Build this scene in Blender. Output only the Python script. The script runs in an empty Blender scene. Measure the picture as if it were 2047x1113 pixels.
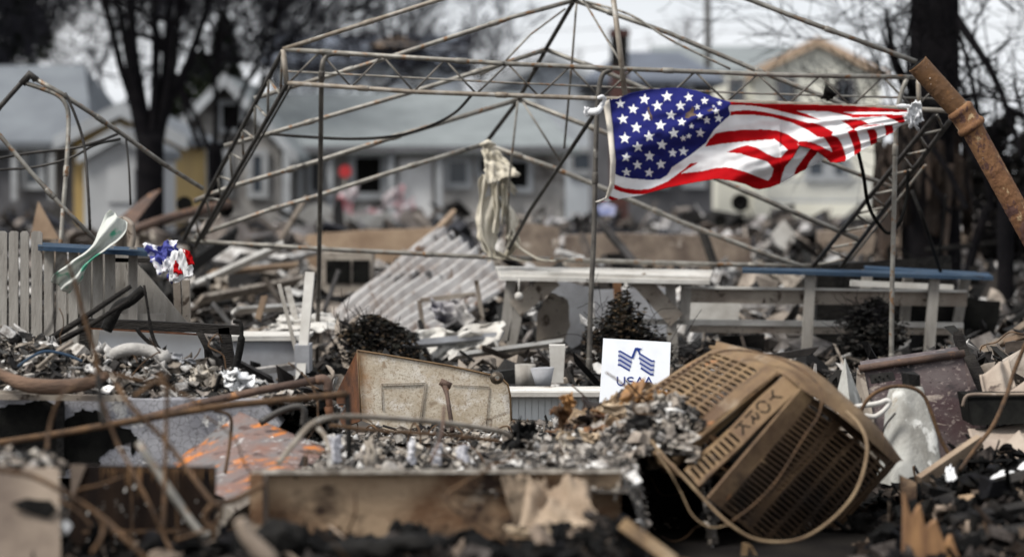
import bpy, math, random
from mathutils import Vector, Matrix, noise
R = random.Random(11)
sc = bpy.context.scene
# ---------------------------------------------------------------- camera
FP = 4833.0; HY = 340.0; CX = 1023.5; HC = 1.7      # focal length in photo pixels, horizon row, eye height
cam = bpy.data.cameras.new('camera'); co = bpy.data.objects.new('camera', cam); sc.collection.objects.link(co)
cam.sensor_width = 36.0; cam.lens = 36.0*FP/2047.0; cam.shift_y = -(556.5-HY)/2047.0
cam.clip_start = 0.1; cam.clip_end = 3000
cam.dof.use_dof = True; cam.dof.focus_distance = 14.9; cam.dof.aperture_fstop = 1.25; cam.dof.aperture_blades = 9
co.location = (0, 0, HC); co.rotation_euler = (math.pi/2, 0, 0)
sc.camera = co
# ---------------------------------------------------------------- sky, sun, exposure
SUN_EL = math.radians(52); SUN_AZ = math.radians(238)
world = bpy.data.worlds.new("World"); sc.world = world; world.use_nodes = True
wn = world.node_tree; wn.nodes.clear()
def N(nt, typ, **kw):
    n = nt.nodes.new(typ)
    for k, v in kw.items(): setattr(n, k, v)
    return n
wo = N(wn, 'ShaderNodeOutputWorld'); bg = N(wn, 'ShaderNodeBackground'); bg.inputs[1].default_value = 0.072
sky = N(wn, 'ShaderNodeTexSky', sky_type='NISHITA'); sky.sun_disc = False
sky.sun_elevation = SUN_EL; sky.sun_rotation = SUN_AZ; sky.air_density = 1.0; sky.dust_density = 3.0
tc = N(wn, 'ShaderNodeTexCoord'); mp = N(wn, 'ShaderNodeMapping'); mp.inputs['Scale'].default_value = (1.5, 1.5, 6)
nz = N(wn, 'ShaderNodeTexNoise'); nz.inputs['Scale'].default_value = 1.6; nz.inputs['Detail'].default_value = 6
cr = N(wn, 'ShaderNodeValToRGB')
cr.color_ramp.elements[0].position = .34; cr.color_ramp.elements[0].color = (7.2, 7.5, 7.9, 1)
cr.color_ramp.elements[1].position = .62; cr.color_ramp.elements[1].color = (9.8, 9.9, 10.15, 1)
mx = N(wn, 'ShaderNodeMixRGB'); mx.inputs[0].default_value = .86
L = wn.links.new
L(tc.outputs['Generated'], mp.inputs[0]); L(mp.outputs[0], nz.inputs['Vector']); L(nz.outputs['Fac'], cr.inputs[0])
L(sky.outputs[0], mx.inputs[1]); L(cr.outputs[0], mx.inputs[2]); L(mx.outputs[0], bg.inputs[0]); L(bg.outputs[0], wo.inputs[0])
sd = bpy.data.lights.new('sun', 'SUN'); sd.energy = 2.9; sd.angle = math.radians(18); sd.color = (1, .96, .9)
so = bpy.data.objects.new('sun', sd); sc.collection.objects.link(so)
# Nishita sun direction: azimuth from +Y clockwise
dv = Vector((math.sin(SUN_AZ)*math.cos(SUN_EL), math.cos(SUN_AZ)*math.cos(SUN_EL), math.sin(SUN_EL)))
so.rotation_euler = dv.to_track_quat('Z', 'Y').to_euler(); so.location = (0, 0, 30)
sc.view_settings.view_transform = 'Standard'; sc.view_settings.look = 'None'
sc.view_settings.exposure = 0.78; sc.view_settings.gamma = 1.0
sc.cycles.use_denoising = True
sc.cycles.max_bounces = 6; sc.cycles.diffuse_bounces = 2; sc.cycles.glossy_bounces = 2; sc.cycles.transmission_bounces = 2
# ---------------------------------------------------------------- helpers
def W(px, py, D): return Vector(((px-CX)*D/FP, D, HC-(py-HY)*D/FP))
def PM(D): return FP/D                                  # photo pixels per metre at depth D
COL = sc.collection
LOC = {}
def tag(o, label=None, cat=None, group=None, kind=None):
    if label: o['label'] = label
    if cat: o['category'] = cat
    if group: o['group'] = group
    if kind: o['kind'] = kind
    return o
def thing(name, label, cat, loc, group=None):
    o = bpy.data.objects.new(name, None); o.empty_display_size = .1
    COL.objects.link(o); o.location = loc; LOC[o.name] = Vector(loc)
    return tag(o, label, cat, group)
class MB:
    def __init__(s): s.v = []; s.f = []; s.sm = []; s.mi = []; s.m = 0
    def add(s, vs, fs, smooth=False):
        b = len(s.v); s.v.extend([Vector(v) for v in vs])
        for f in fs: s.f.append(tuple(b+i for i in f)); s.sm.append(smooth); s.mi.append(s.m)
        return s
    def box(s, c, d, rot=None, jit=0):
        c = Vector(c); vs = []
        for x in (-.5, .5):
            for y in (-.5, .5):
                for z in (-.5, .5):
                    p = Vector((x*d[0], y*d[1], z*d[2]))
                    if jit: p += Vector((R.uniform(-jit, jit)*d[0], R.uniform(-jit, jit)*d[1], R.uniform(-jit, jit)*d[2]))
                    if rot is not None: p = rot @ p
                    vs.append(c+p)
        return s.add(vs, [(0, 1, 3, 2), (4, 6, 7, 5), (0, 4, 5, 1), (2, 3, 7, 6), (0, 2, 6, 4), (1, 5, 7, 3)])
    def beam(s, a, b, w, h=None, up=(0, 0, 1), w2=None, jit=0):
        a = Vector(a); b = Vector(b); h = h or w; d = (b-a).normalized()
        x = d.cross(Vector(up))
        if x.length < 1e-3: x = d.cross(Vector((0, 1, 0)))
        x.normalize(); z = x.cross(d).normalized(); w2 = w2 or w; vs = []
        for p, ww in ((a, w), (b, w2)):
            for sx, sz in ((-.5, -.5), (.5, -.5), (.5, .5), (-.5, .5)):
                vs.append(p+x*sx*ww+z*sz*h+d*(R.uniform(-jit, jit) if jit else 0))
        return s.add(vs, [(3, 2, 1, 0), (4, 5, 6, 7), (0, 1, 5, 4), (1, 2, 6, 5), (2, 3, 7, 6), (3, 0, 4, 7)])
    def tube(s, pts, r, n=8, cap=True, smooth=True):
        pts = [Vector(p) for p in pts]
        rs = r if isinstance(r, (list, tuple)) else [r]*len(pts)
        vs = []; fs = []; ref = None
        for i, p in enumerate(pts):
            t = (pts[min(i+1, len(pts)-1)]-pts[max(i-1, 0)])
            if t.length < 1e-9: t = Vector((0, 0, 1))
            t.normalize()
            if ref is None: ref = t.orthogonal().normalized()
            x = (ref-t*ref.dot(t))
            if x.length < 1e-6: x = t.orthogonal()
            x.normalize(); ref = x; y = t.cross(x)
            for k in range(n):
                a = 2*math.pi*k/n; vs.append(p+(x*math.cos(a)+y*math.sin(a))*rs[i])
        for i in range(len(pts)-1):
            for k in range(n):
                fs.append((i*n+k, i*n+(k+1) % n, (i+1)*n+(k+1) % n, (i+1)*n+k))
        s.add(vs, fs, smooth)
        if cap:
            m = len(s.v)-len(vs); l = (len(pts)-1)*n
            s.f.append(tuple(m+k for k in reversed(range(n)))); s.sm.append(False); s.mi.append(s.m)
            s.f.append(tuple(m+l+k for k in range(n))); s.sm.append(False); s.mi.append(s.m)
        return s
    def plate(s, pts, ext):                              # closed polygon extruded by a vector
        pts = [Vector(p) for p in pts]; n = len(pts); ext = Vector(ext)
        vs = pts+[p+ext for p in pts]
        fs = [tuple(range(n)), tuple(reversed(range(n, 2*n)))]+[(i, i+n, (i+1) % n+n, (i+1) % n) for i in range(n)]
        return s.add(vs, fs)
    def grid(s, fn, nu, nv, th=0.0, smooth=True, ext=None):
        P = [[Vector(fn(i/nu, j/nv)) for j in range(nv+1)] for i in range(nu+1)]
        vs = [p for row in P for p in row]; fs = []
        K = nv+1
        for i in range(nu):
            for j in range(nv): fs.append((i*K+j, (i+1)*K+j, (i+1)*K+j+1, i*K+j+1))
        if th or ext is not None:
            off = len(vs)
            for i in range(nu+1):
                for j in range(nv+1):
                    if ext is not None: nn = Vector(ext)
                    else:
                        du = P[min(i+1, nu)][j]-P[max(i-1, 0)][j]; dw = P[i][min(j+1, nv)]-P[i][max(j-1, 0)]
                        nn = du.cross(dw)
                        nn = (nn.normalized() if nn.length > 1e-12 else Vector((0, 1, 0)))*th
                    vs.append(P[i][j]+nn)
            for i in range(nu):
                for j in range(nv): fs.append((off+i*K+j+1, off+(i+1)*K+j+1, off+(i+1)*K+j, off+i*K+j))
            b = [(i, 0) for i in range(nu+1)]+[(nu, j) for j in range(1, nv+1)]+[(i, nv) for i in range(nu-1, -1, -1)]+[(0, j) for j in range(nv-1, 0, -1)]
            b = [i*K+j for i, j in b]
            for q in range(len(b)):
                a_, c_ = b[q], b[(q+1) % len(b)]; fs.append((c_, a_, a_+off, c_+off))
        return s.add(vs, fs, smooth)
    def build(s, name, mat, parent=None, label=None, origin=None):
        if parent is not None: o0 = LOC[parent.name]
        elif origin is not None: o0 = Vector(origin)
        else:
            xs = [v.x for v in s.v]; ys = [v.y for v in s.v]; zs = [v.z for v in s.v]
            o0 = Vector(((min(xs)+max(xs))/2, (min(ys)+max(ys))/2, min(zs)))
        me = bpy.data.meshes.new(name); me.from_pydata([v-o0 for v in s.v], [], s.f)
        me.polygons.foreach_set('use_smooth', s.sm)
        mats = mat if isinstance(mat, (list, tuple)) else [mat]
        for m in mats: me.materials.append(m)
        if len(mats) > 1: me.polygons.foreach_set('material_index', s.mi)
        me.update()
        o = bpy.data.objects.new(name, me); COL.objects.link(o)
        if parent is None: o.location = o0
        else: o.parent = parent
        LOC[o.name] = o0
        if label: o['label'] = label
        return o
def bil(p00, p10, p11, p01, u, v): return p00*(1-u)*(1-v)+p10*u*(1-v)+p11*u*v+p01*(1-u)*v
def cat(pts, n=6):                                       # smooth curve through points
    pts = [Vector(p) for p in pts]
    if len(pts) < 3: return pts
    q = [pts[0]*2-pts[1]]+pts+[pts[-1]*2-pts[-2]]; out = []
    for i in range(1, len(q)-2):
        a, b, c, d = q[i-1:i+3]
        for k in range(n):
            t = k/n; out.append(.5*((2*b)+(c-a)*t+(2*a-5*b+4*c-d)*t*t+(3*b-a-3*c+d)*t**3))
    out.append(pts[-1]); return out
def nv(p, s): return noise.noise_vector(Vector(p)*s)
def sheet(mb, c, nu=14, nvv=10, amp=.02, rag=.0, th=.003, fr=5, seed=0, bend=None):
    """crumpled sheet between four corners; ragged edges; bend(u,v) gives an extra offset"""
    c = [Vector(p) for p in c]; n = (c[1]-c[0]).cross(c[3]-c[0]).normalized(); sv = Vector((seed*3.7, seed*1.3, seed))
    sz = (c[1]-c[0]).length+(c[3]-c[0]).length
    def fn(u, v):
        uu, vv = u, v
        if rag:
            uu = u+(noise.noise(Vector((u*9, v*9, seed+2.2)))*rag if u in (0.0, 1.0) else 0)
            vv = v+(noise.noise(Vector((u*9, v*9, seed+7.7)))*rag*1.3 if v in (0.0, 1.0) else 0)
            if v in (0.0, 1.0): vv += R.uniform(-.3, .3)*rag
            if u in (0.0, 1.0): uu += R.uniform(-.3, .3)*rag
        p = bil(c[0], c[1], c[2], c[3], uu, vv)
        k = noise.fractal(Vector((u, v, 0))*fr*.6+sv, 1, 2, 3)
        p = p+n*k*amp+nv(Vector((u, v, 1))*1+sv, fr*.7)*amp*.35
        if bend: p = p+bend(u, v)
        return p
    mb.grid(fn, nu, nvv, th)
    return mb
def rpoly(px, jit=3, sub=4):                             # subdivide a pixel outline and make it ragged
    out = []
    for i in range(len(px)):
        a, b = px[i], px[(i+1) % len(px)]
        for k in range(sub):
            t = k/sub; out.append((a[0]+(b[0]-a[0])*t+R.uniform(-jit, jit)*(k > 0), a[1]+(b[1]-a[1])*t+R.uniform(-jit, jit)*(k > 0)))
    return out
# ---- small loose pieces for rubble
def rrot(): return Matrix.Rotation(R.uniform(0, 6.283), 3, 'Z') @ Matrix.Rotation(R.gauss(0, .5), 3, 'X') @ Matrix.Rotation(R.gauss(0, .5), 3, 'Y')
def flake(mb, c, s):
    n = R.choice((5, 6, 7)); m = rrot(); th = s*R.uniform(.05, .16); a0 = R.uniform(0, 6)
    k = R.uniform(-1, 1)*.7/s; ex = R.uniform(1, 2.0)
    top = []
    for i in range(n):
        a = a0+6.283*i/n; r = s*R.uniform(.55, 1.1)*.5; x = math.cos(a)*r*ex; y = math.sin(a)*r
        top.append(Vector((x, y, k*x*x)))
    ctr = Vector((0, 0, 0)); vs = [m @ p+c for p in top]+[m @ (p-Vector((0, 0, th)))+c for p in top]+[m @ ctr+c, m @ Vector((0, 0, -th))+c]
    fs = [(i, (i+1) % n, 2*n) for i in range(n)]+[((i+1) % n+n, i+n, 2*n+1) for i in range(n)]+[(i+n, (i+1) % n+n, (i+1) % n, i) for i in range(n)]
    mb.add(vs, fs)
def chunk(mb, c, s): mb.box(c, (s*R.uniform(.6, 1.3), s*R.uniform(.5, 1), s*R.uniform(.3, .8)), rrot(), .18)
def curl(mb, c, s):
    m = rrot(); n = 6; k = R.uniform(.6, 2.4)*R.choice((-1, 1)); w = s*R.uniform(.3, .8); tw = R.uniform(-.8, .8)
    def fn(u, v):
        a = (u-.5)*k; r = s/abs(k)
        ww = w*math.sin(math.pi*min(max(u*.86+.07, 0), 1))**.6
        p = Vector((math.sin(a)*r, (v-.5)*ww, (1-math.cos(a))*r*(1 if k > 0 else -1)))
        p += nv(p+c, 1.6/s)*s*.10+Vector((0, 0, (v-.5)*(u-.5)*tw*w*2))
        return m @ p+c
    mb.grid(fn, n, 2, s*.03)
def stick(mb, c, s): mb.box(c, (s*R.uniform(1.5, 3.5), s*R.uniform(.1, .25), s*R.uniform(.06, .16)), rrot(), .12)
def scatter(mb, posfn, n, s0, s1, kinds=(4, 3, 2, 1), lift=.3):
    fns = (flake, chunk, curl, stick)
    for _ in range(n):
        c = posfn()
        if c is None: continue
        s = s0*(s1/s0)**(R.random()**2.3); k = R.choices(range(4), kinds)[0]
        fns[k](mb, Vector(c)+Vector((0, 0, s*lift*R.random())), s)
def scraps(mb, posfn, n, s0, s1):                        # crumpled, torn pieces of sheet
    for i in range(n):
        c = Vector(posfn()); s = R.uniform(s0, s1); m = rrot(); m = Matrix.Rotation(R.uniform(-1.2, 1.2), 3, 'X') @ m; w = s*R.uniform(.3, .9)
        sheet(mb, [m @ Vector(p)+c+Vector((0, 0, s*.15)) for p in ((-s/2, -w/2, 0), (s/2, -w/2*R.uniform(.3, 1), 0), (s/2, w/2, 0), (-s/2, w/2*R.uniform(.3, 1), 0))], 10, 8, s*.35, .16, .003, 6, R.uniform(0, 99))
def tangle(mb, posfn, n, L0, L1, r):                     # loose bent wires
    for i in range(n):
        c = Vector(posfn()); L_ = R.uniform(L0, L1); d = Vector((R.gauss(0, 1), R.gauss(0, .4), R.gauss(0, .5))).normalized(); pts = [c]
        for k in range(5): d = (d+Vector((R.gauss(0, .5), R.gauss(0, .3), R.gauss(0, .5)))).normalized(); pts.append(pts[-1]+d*L_/5)
        mb.tube(cat(pts, 4), r*R.uniform(.6, 1.5), 5)
# ---------------------------------------------------------------- materials
def lin(c): return tuple((x/255/12.92 if x <= 10.31 else ((x/255+.055)/1.055)**2.4) for x in c)+(1,)
def mat(name, base, col2=None, scale=4, rough=.8, metal=0.0, bump=.25, bscale=None, spots=(), stretch=(1, 1, 1), island=None, trans=0, lo=.35, hi=.65, detail=6, spec=.3, crack=0, edge=None):
    """base/col2: linear colours mixed by noise. spots: (colour, scale, threshold, softness). island: list of colours, one per loose piece."""
    m = bpy.data.materials.new(name); m.use_nodes = True; nt = m.node_tree; nt.nodes.clear(); l = nt.links.new
    out = N(nt, 'ShaderNodeOutputMaterial'); bs = N(nt, 'ShaderNodeBsdfPrincipled'); l(bs.outputs[0], out.inputs[0])
    bs.inputs['Roughness'].default_value = rough; bs.inputs['Metallic'].default_value = metal
    bs.inputs['Specular IOR Level'].default_value = spec
    t = N(nt, 'ShaderNodeTexCoord'); oi = N(nt, 'ShaderNodeObjectInfo'); mu = N(nt, 'ShaderNodeMath', operation='MULTIPLY'); mu.inputs[1].default_value = 31
    ad = N(nt, 'ShaderNodeVectorMath', operation='ADD'); mp = N(nt, 'ShaderNodeMapping'); mp.inputs['Scale'].default_value = stretch
    l(oi.outputs['Random'], mu.inputs[0]); l(t.outputs['Object'], mp.inputs[0]); l(mp.outputs[0], ad.inputs[0]); l(mu.outputs[0], ad.inputs[1])
    def noisy(s, d=detail, dist=0):
        n = N(nt, 'ShaderNodeTexNoise'); n.inputs['Scale'].default_value = s; n.inputs['Detail'].default_value = d; n.inputs['Roughness'].default_value = .62
        n.inputs['Distortion'].default_value = dist
        l(ad.outputs[0], n.inputs['Vector']); return n.outputs['Fac']
    def ramp(f, a, b):
        r = N(nt, 'ShaderNodeMapRange'); r.inputs['From Min'].default_value = a; r.inputs['From Max'].default_value = b; l(f, r.inputs[0]); return r.outputs[0]
    def mix(f, a, b, mode='MIX'):
        x = N(nt, 'ShaderNodeMixRGB', blend_type=mode)
        if isinstance(f, float): x.inputs[0].default_value = f
        else: l(f, x.inputs[0])
        for i, q in ((1, a), (2, b)):
            if isinstance(q, tuple): x.inputs[i].default_value = q if len(q) == 4 else q+(1,)
            else: l(q, x.inputs[i])
        return x.outputs[0]
    c2 = col2 or tuple(x*.55 for x in base[:3])
    nf = noisy(scale)
    c = mix(ramp(nf, lo, hi), base, c2)
    if island:
        g = N(nt, 'ShaderNodeNewGeometry'); r = N(nt, 'ShaderNodeValToRGB'); r.color_ramp.interpolation = 'CONSTANT'
        el = r.color_ramp.elements
        for i, q in enumerate(island):
            e = el[0] if i == 0 else (el[1] if i == 1 else el.new(i/len(island)))
            e.position = i/len(island); e.color = q if len(q) == 4 else q+(1,)
        l(g.outputs['Random Per Island'], r.inputs[0])
        dk = mix(ramp(nf, .35, .62), (1.0, 1.0, 1.0, 1), (.30, .28, .265, 1))
        c = mix(1.0, r.outputs[0], dk, 'MULTIPLY')
    for q, s, th, sf in spots:
        c = mix(ramp(noisy(s, 5, .3), th, th+sf), c, q)
    if edge:                                             # a stain that starts from one edge of the thing: (axis, full at, gone at, colour)
        sx = N(nt, 'ShaderNodeSeparateXYZ'); l(t.outputs['Object'], sx.inputs[0]); a1 = N(nt, 'ShaderNodeMath', operation='MULTIPLY_ADD'); a1.inputs[1].default_value = abs(edge[2]-edge[1])*2.2
        l(noisy(9, 5), a1.inputs[0]); l(sx.outputs[edge[0]], a1.inputs[2]); sh_ = abs(edge[2]-edge[1])*1.1
        c = mix(ramp(a1.outputs[0], edge[2]+sh_, edge[1]+sh_), c, edge[3])
    if crack:
        vo = N(nt, 'ShaderNodeTexVoronoi', feature='DISTANCE_TO_EDGE'); vo.inputs['Scale'].default_value = crack
        wv = N(nt, 'ShaderNodeVectorMath', operation='ADD'); nn = N(nt, 'ShaderNodeTexNoise'); nn.inputs['Scale'].default_value = crack*1.6; nn.inputs['Detail'].default_value = 4
        sc_ = N(nt, 'ShaderNodeVectorMath', operation='SCALE'); sc_.inputs['Scale'].default_value = .9/crack; l(ad.outputs[0], nn.inputs['Vector']); l(nn.outputs['Color'], sc_.inputs[0]); l(ad.outputs[0], wv.inputs[0]); l(sc_.outputs[0], wv.inputs[1]); l(wv.outputs[0], vo.inputs['Vector'])
        c = mix(ramp(vo.outputs['Distance'], .01, .05), mix(.6, c, (.03, .028, .026)), c)
    l(c, bs.inputs['Base Color'])
    if bump:
        b = N(nt, 'ShaderNodeBump'); b.inputs['Strength'].default_value = bump; b.inputs['Distance'].default_value = .02
        l(noisy(bscale or scale*6, 5), b.inputs['Height']); l(b.outputs[0], bs.inputs['Normal'])
    if trans:
        tr = N(nt, 'ShaderNodeBsdfTranslucent'); l(c, tr.inputs[0]); ms = N(nt, 'ShaderNodeMixShader'); ms.inputs[0].default_value = trans
        l(bs.outputs[0], ms.inputs[1]); l(tr.outputs[0], ms.inputs[2]); l(ms.outputs[0], out.inputs[0])
    return m
K = (.008, .008, .008); SOOT = (.02, .018, .017)
M = {}
M['steel'] = mat('weathered_steel', (.25, .24, .215), (.12, .11, .095), 9, .5, .35, .1, spots=[((.16, .085, .04), 14, .56, .08), (SOOT, 6, .62, .1)])
M['steel_rust'] = mat('rusted_steel_tube', (.27, .245, .21), (.15, .12, .09), 9, .6, .3, .2, spots=[((.3, .29, .27), 11, .55, .1)])
M['steel_dark'] = mat('sooty_steel', (.05, .046, .042), (.018, .017, .016), 8, .55, .3, .2)
M['steel_mid'] = mat('grimy_steel', (.13, .12, .105), (.06, .055, .05), 7, .55, .35, .2, spots=[((.25, .24, .22), 5, .62, .06)])
M['rust_pipe'] = mat('rusty_pipe', (.20, .105, .048), (.11, .048, .026), 3, .85, .05, .7, 34, spots=[((.08, .04, .033), 20, .54, .05), ((.36, .26, .15), 15, .61, .06), ((.06, .03, .025), 6, .59, .1), ((.72, .67, .58), 60, .72, .02)], stretch=(1, 1, .6))
M['sooty_shaded_rust'] = mat('sooty_shaded_rust', (.11, .066, .034), (.04, .024, .014), 2.4, .75, .1, .3, 25, spots=[((.02, .014, .010), 2.6, .55, .16), ((.24, .16, .09), 5, .62, .1)])  # soot spots, plus the front grille's shade painted in as a darker base
M['rust_rod'] = mat('rusty_rod', (.12, .068, .034), (.04, .025, .016), 12, .85, .1, .5, 60)
M['rust_tan'] = mat('ochre_rust', (.20, .132, .068), (.085, .05, .028), 2.6, .75, .1, .4, 25, spots=[((.27, .22, .16), 2.2, .58, .16), ((.035, .022, .015), 3.4, .555, .16), ((.30, .13, .05), 6, .63, .1), ((.08, .05, .03), 26, .64, .05)])
M['rust_orange'] = mat('bright_rust_sheet', (.13, .125, .125), (.17, .095, .075), 5, .8, .1, .6, 26, spots=[((.40, .14, .035), 6, .545, .07), ((.07, .045, .04), 11, .57, .08), ((.36, .35, .34), 9, .62, .06), ((.6, .58, .55), 34, .66, .03)])
M['enamel'] = mat('burnt_enamel', (.62, .57, .48), (.42, .34, .24), 4, .55, .05, .2, 30, spots=[((.70, .66, .60), 7, .52, .14), ((.30, .15, .06), 2.6, .57, .12), ((.36, .29, .21), 90, .52, .10), ((.30, .23, .16), 12, .60, .08), ((.20, .13, .08), 150, .62, .05)], edge=(0, -.43, -.33, (.30, .15, .055)))
M['rust_deep'] = mat('deep_rust', (.14, .055, .022), (.05, .024, .015), 6, .8, .1, .4)
M['char'] = mat('charred', (.005, .005, .005), (.014, .013, .012), 9, .8, 0, .7, 30, spots=[((.07, .065, .06), 12, .72, .1)], spec=.12)
M['charwood'] = mat('charred_wood', (.007, .006, .006), (.028, .025, .022), 3, .75, 0, .9, 22, stretch=(1, 1, 6), spots=[((.10, .095, .09), 10, .67, .1)], spec=.15)
M['black'] = mat('soot_black', (.004, .004, .004), (.010, .010, .009), 9, .95, 0, .2, spec=.05)
M['white'] = mat('weathered_white_paint', (.55, .54, .51), (.36, .34, .31), 3, .7, 0, .2, spots=[((.16, .12, .09), 6, .66, .08), ((.06, .05, .045), 14, .69, .04)])
M['white2'] = mat('clean_white', (.68, .69, .70), (.58, .58, .58), 3, .6, 0, .05)
M['gray'] = mat('grey_paint', (.30, .31, .33), (.20, .20, .21), 3, .7, 0, .2, spots=[((.05, .045, .04), 9, .66, .06)])
M['taupe'] = mat('scorched_board', (.28, .25, .21), (.17, .14, .115), 3, .75, 0, .3, spots=[((.05, .035, .025), 9, .58, .06), ((.03, .022, .018), 22, .64, .04)])
M['fence'] = mat('faded_fence_board', (.30, .285, .26), (.20, .185, .165), 3, .8, 0, .35, stretch=(6, 6, 1), spots=[((.07, .055, .045), 5, .66, .08)])
M['blue'] = mat('slate_blue_paint', (.022, .042, .075), (.04, .06, .085), 4, .9, 0, .2, spots=[((.02, .02, .025), 9, .62, .06)], spec=.08)
M['woodbox'] = mat('scorched_wood', (.33, .235, .15), (.13, .07, .036), 2.6, .75, 0, .35, 25, stretch=(1, 1, 1.35), spots=[((.03, .016, .010), 3.6, .52, .12), ((.46, .38, .29), 3.4, .60, .10), ((.02, .012, .008), 12, .66, .05)], lo=.4, hi=.6)
M['wood'] = mat('raw_lumber', (.34, .25, .17), (.22, .15, .10), 3, .8, 0, .25)
M['paper'] = mat('scorched_board_skin', (.30, .235, .17), (.18, .13, .09), 3, .8, 0, .3, spots=[((.1, .07, .05), 5, .64, .08)])
M['beige'] = mat('scorched_beige_panel', (.25, .20, .155), (.10, .075, .06), 2.6, .75, 0, .2, spots=[((.07, .05, .04), 3.4, .60, .1), ((.50, .45, .39), 5, .60, .1), ((.10, .07, .05), 14, .68, .04)])
M['drip'] = mat('burnt_cabinet_panel', (.005, .004, .004), (.02, .012, .008), 2.2, .8, 0, .4, stretch=(7, 7, .6), spots=[((.33, .2, .1), 2.6, .655, .05)], spec=.1)
M['crackle'] = mat('crackled_enamel', (.34, .34, .36), (.17, .17, .19), 2.5, .6, 0, .3, 18, spots=[((.11, .10, .10), 7, .62, .03), ((.55, .54, .52), 5, .6, .06)], crack=26)
M['brown_pipe'] = mat('brown_iron_pipe', (.12, .075, .055), (.05, .035, .03), 5, .7, .2, .4, 40, spots=[((.26, .13, .06), 7, .60, .06)])
M['ash'] = mat('ash_bits', (.3, .3, .3), scale=18, rough=.9, bump=.5, bscale=60, island=[(0.005, 0.004, 0.004), (0.519, 0.497, 0.464), (0.024, 0.022, 0.021), (0.198, 0.170, 0.143), (0.788, 0.777, 0.755), (0.307, 0.269, 0.225), (0.003, 0.003, 0.003), (0.383, 0.339, 0.289), (0.059, 0.058, 0.056), (0.494, 0.488, 0.477), (0.010, 0.009, 0.008), (0.239, 0.211, 0.190)])
M['ashlite'] = mat('pale_ash_bits', (.3, .3, .3), scale=16, rough=.9, bump=.5, bscale=60, island=[(0.788, 0.777, 0.755), (0.476, 0.448, 0.415), (0.024, 0.022, 0.021), (0.530, 0.497, 0.453), (0.277, 0.250, 0.223), (0.182, 0.160, 0.138), (0.558, 0.514, 0.448), (0.006, 0.005, 0.005), (0.048, 0.045, 0.042), (0.380, 0.330, 0.280), (0.010, 0.009, 0.008)])
M['leafy'] = mat('brown_scorched_bits', (.3, .3, .3), scale=14, rough=.8, bump=.4, bscale=50, island=[(.20, .10, .045), (.05, .03, .02), (.46, .34, .22), (.28, .15, .07), (.022, .015, .012), (.12, .06, .04), (.36, .28, .21), (.03, .02, .016), (.50, .46, .42)])
M['charbits'] = mat('charred_bits', (.3, .3, .3), scale=14, rough=.8, bump=.6, bscale=50, island=[(.004, .004, .004), (.010, .009, .008), (.006, .006, .006), (.07, .06, .055), (.02, .013, .009), (.003, .003, .003), (.004, .004, .004), (.24, .19, .15), (.009, .009, .011), (.005, .005, .005)], spec=.12)
M['debris'] = mat('mixed_debris', (.3, .3, .3), scale=4, rough=.85, bump=.3, island=[(0.006, 0.005, 0.005), (0.273, 0.240, 0.207), (0.031, 0.026, 0.023), (0.406, 0.390, 0.373), (0.004, 0.004, 0.004), (0.065, 0.051, 0.041), (0.554, 0.549, 0.538), (0.019, 0.017, 0.015), (0.188, 0.172, 0.161), (0.324, 0.280, 0.236), (0.009, 0.009, 0.008), (0.049, 0.046, 0.046)])
M['debrisfar'] = mat('far_debris', (.3, .3, .3), scale=2, rough=.85, bump=.2, island=[(0.018, 0.016, 0.015), (0.300, 0.262, 0.229), (0.058, 0.049, 0.043), (0.409, 0.393, 0.388), (0.006, 0.005, 0.005), (0.176, 0.143, 0.121), (0.034, 0.031, 0.031), (0.549, 0.543, 0.549), (0.028, 0.030, 0.039), (0.276, 0.243, 0.221)])
M['bed'] = mat('ash_ground', (.05, .043, .036), (.015, .013, .012), 3, .95, 0, .8, 20, spots=[((.26, .23, .2), 8, .62, .06)])
M['beddark'] = mat('char_ground', (.006, .005, .005), (.014, .012, .010), 3, .95, 0, .8, 20, spec=.1)
M['ground'] = mat('burnt_ground', (.055, .046, .038), (.016, .014, .012), .8, .95, 0, .5, 6, spots=[((.26, .23, .20), 1.6, .60, .1)])
# ================================================================ SETTING
def hgt(x, y):                                          # gentle terrain under the rubble
    h = .0
    b = max(0, min(1, (y-6.3)/1.2))*max(0, min(1, (15.6-y)/1.6)); h -= .02*b
    h += .05*noise.noise(Vector((x*.6, y*.5, 0)))+.03*noise.noise(Vector((x*2.1, y*2, 3)))
    if y > 25: h += .0
    return h
xs = [-400, -150, -60, -30, -18, -12]+[-9+i*.25 for i in range(73)]+[12, 18, 30, 60, 150, 400]
ys = [-30, -5, 0, 3, 5]+[6+i*.25 for i in range(100)]+[33, 40, 50, 65, 90, 150, 400, 1200]
g = MB(); g.grid(lambda u, v: (xs[round(u*(len(xs)-1))], ys[round(v*(len(ys)-1))], hgt(xs[round(u*(len(xs)-1))], ys[round(v*(len(ys)-1))])), len(xs)-1, len(ys)-1)
tag(g.build('ground', M['ground'], origin=(0, 0, 0)), kind='structure')
g = MB(); g.grid(lambda u, v: (-9+18*u, 5+9.2*v, hgt(-9+18*u, 5+9.2*v)+.012), 60, 40)
tag(g.build('charred_ground', M['beddark'], origin=(0, 0, .01)), kind='structure')
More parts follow.
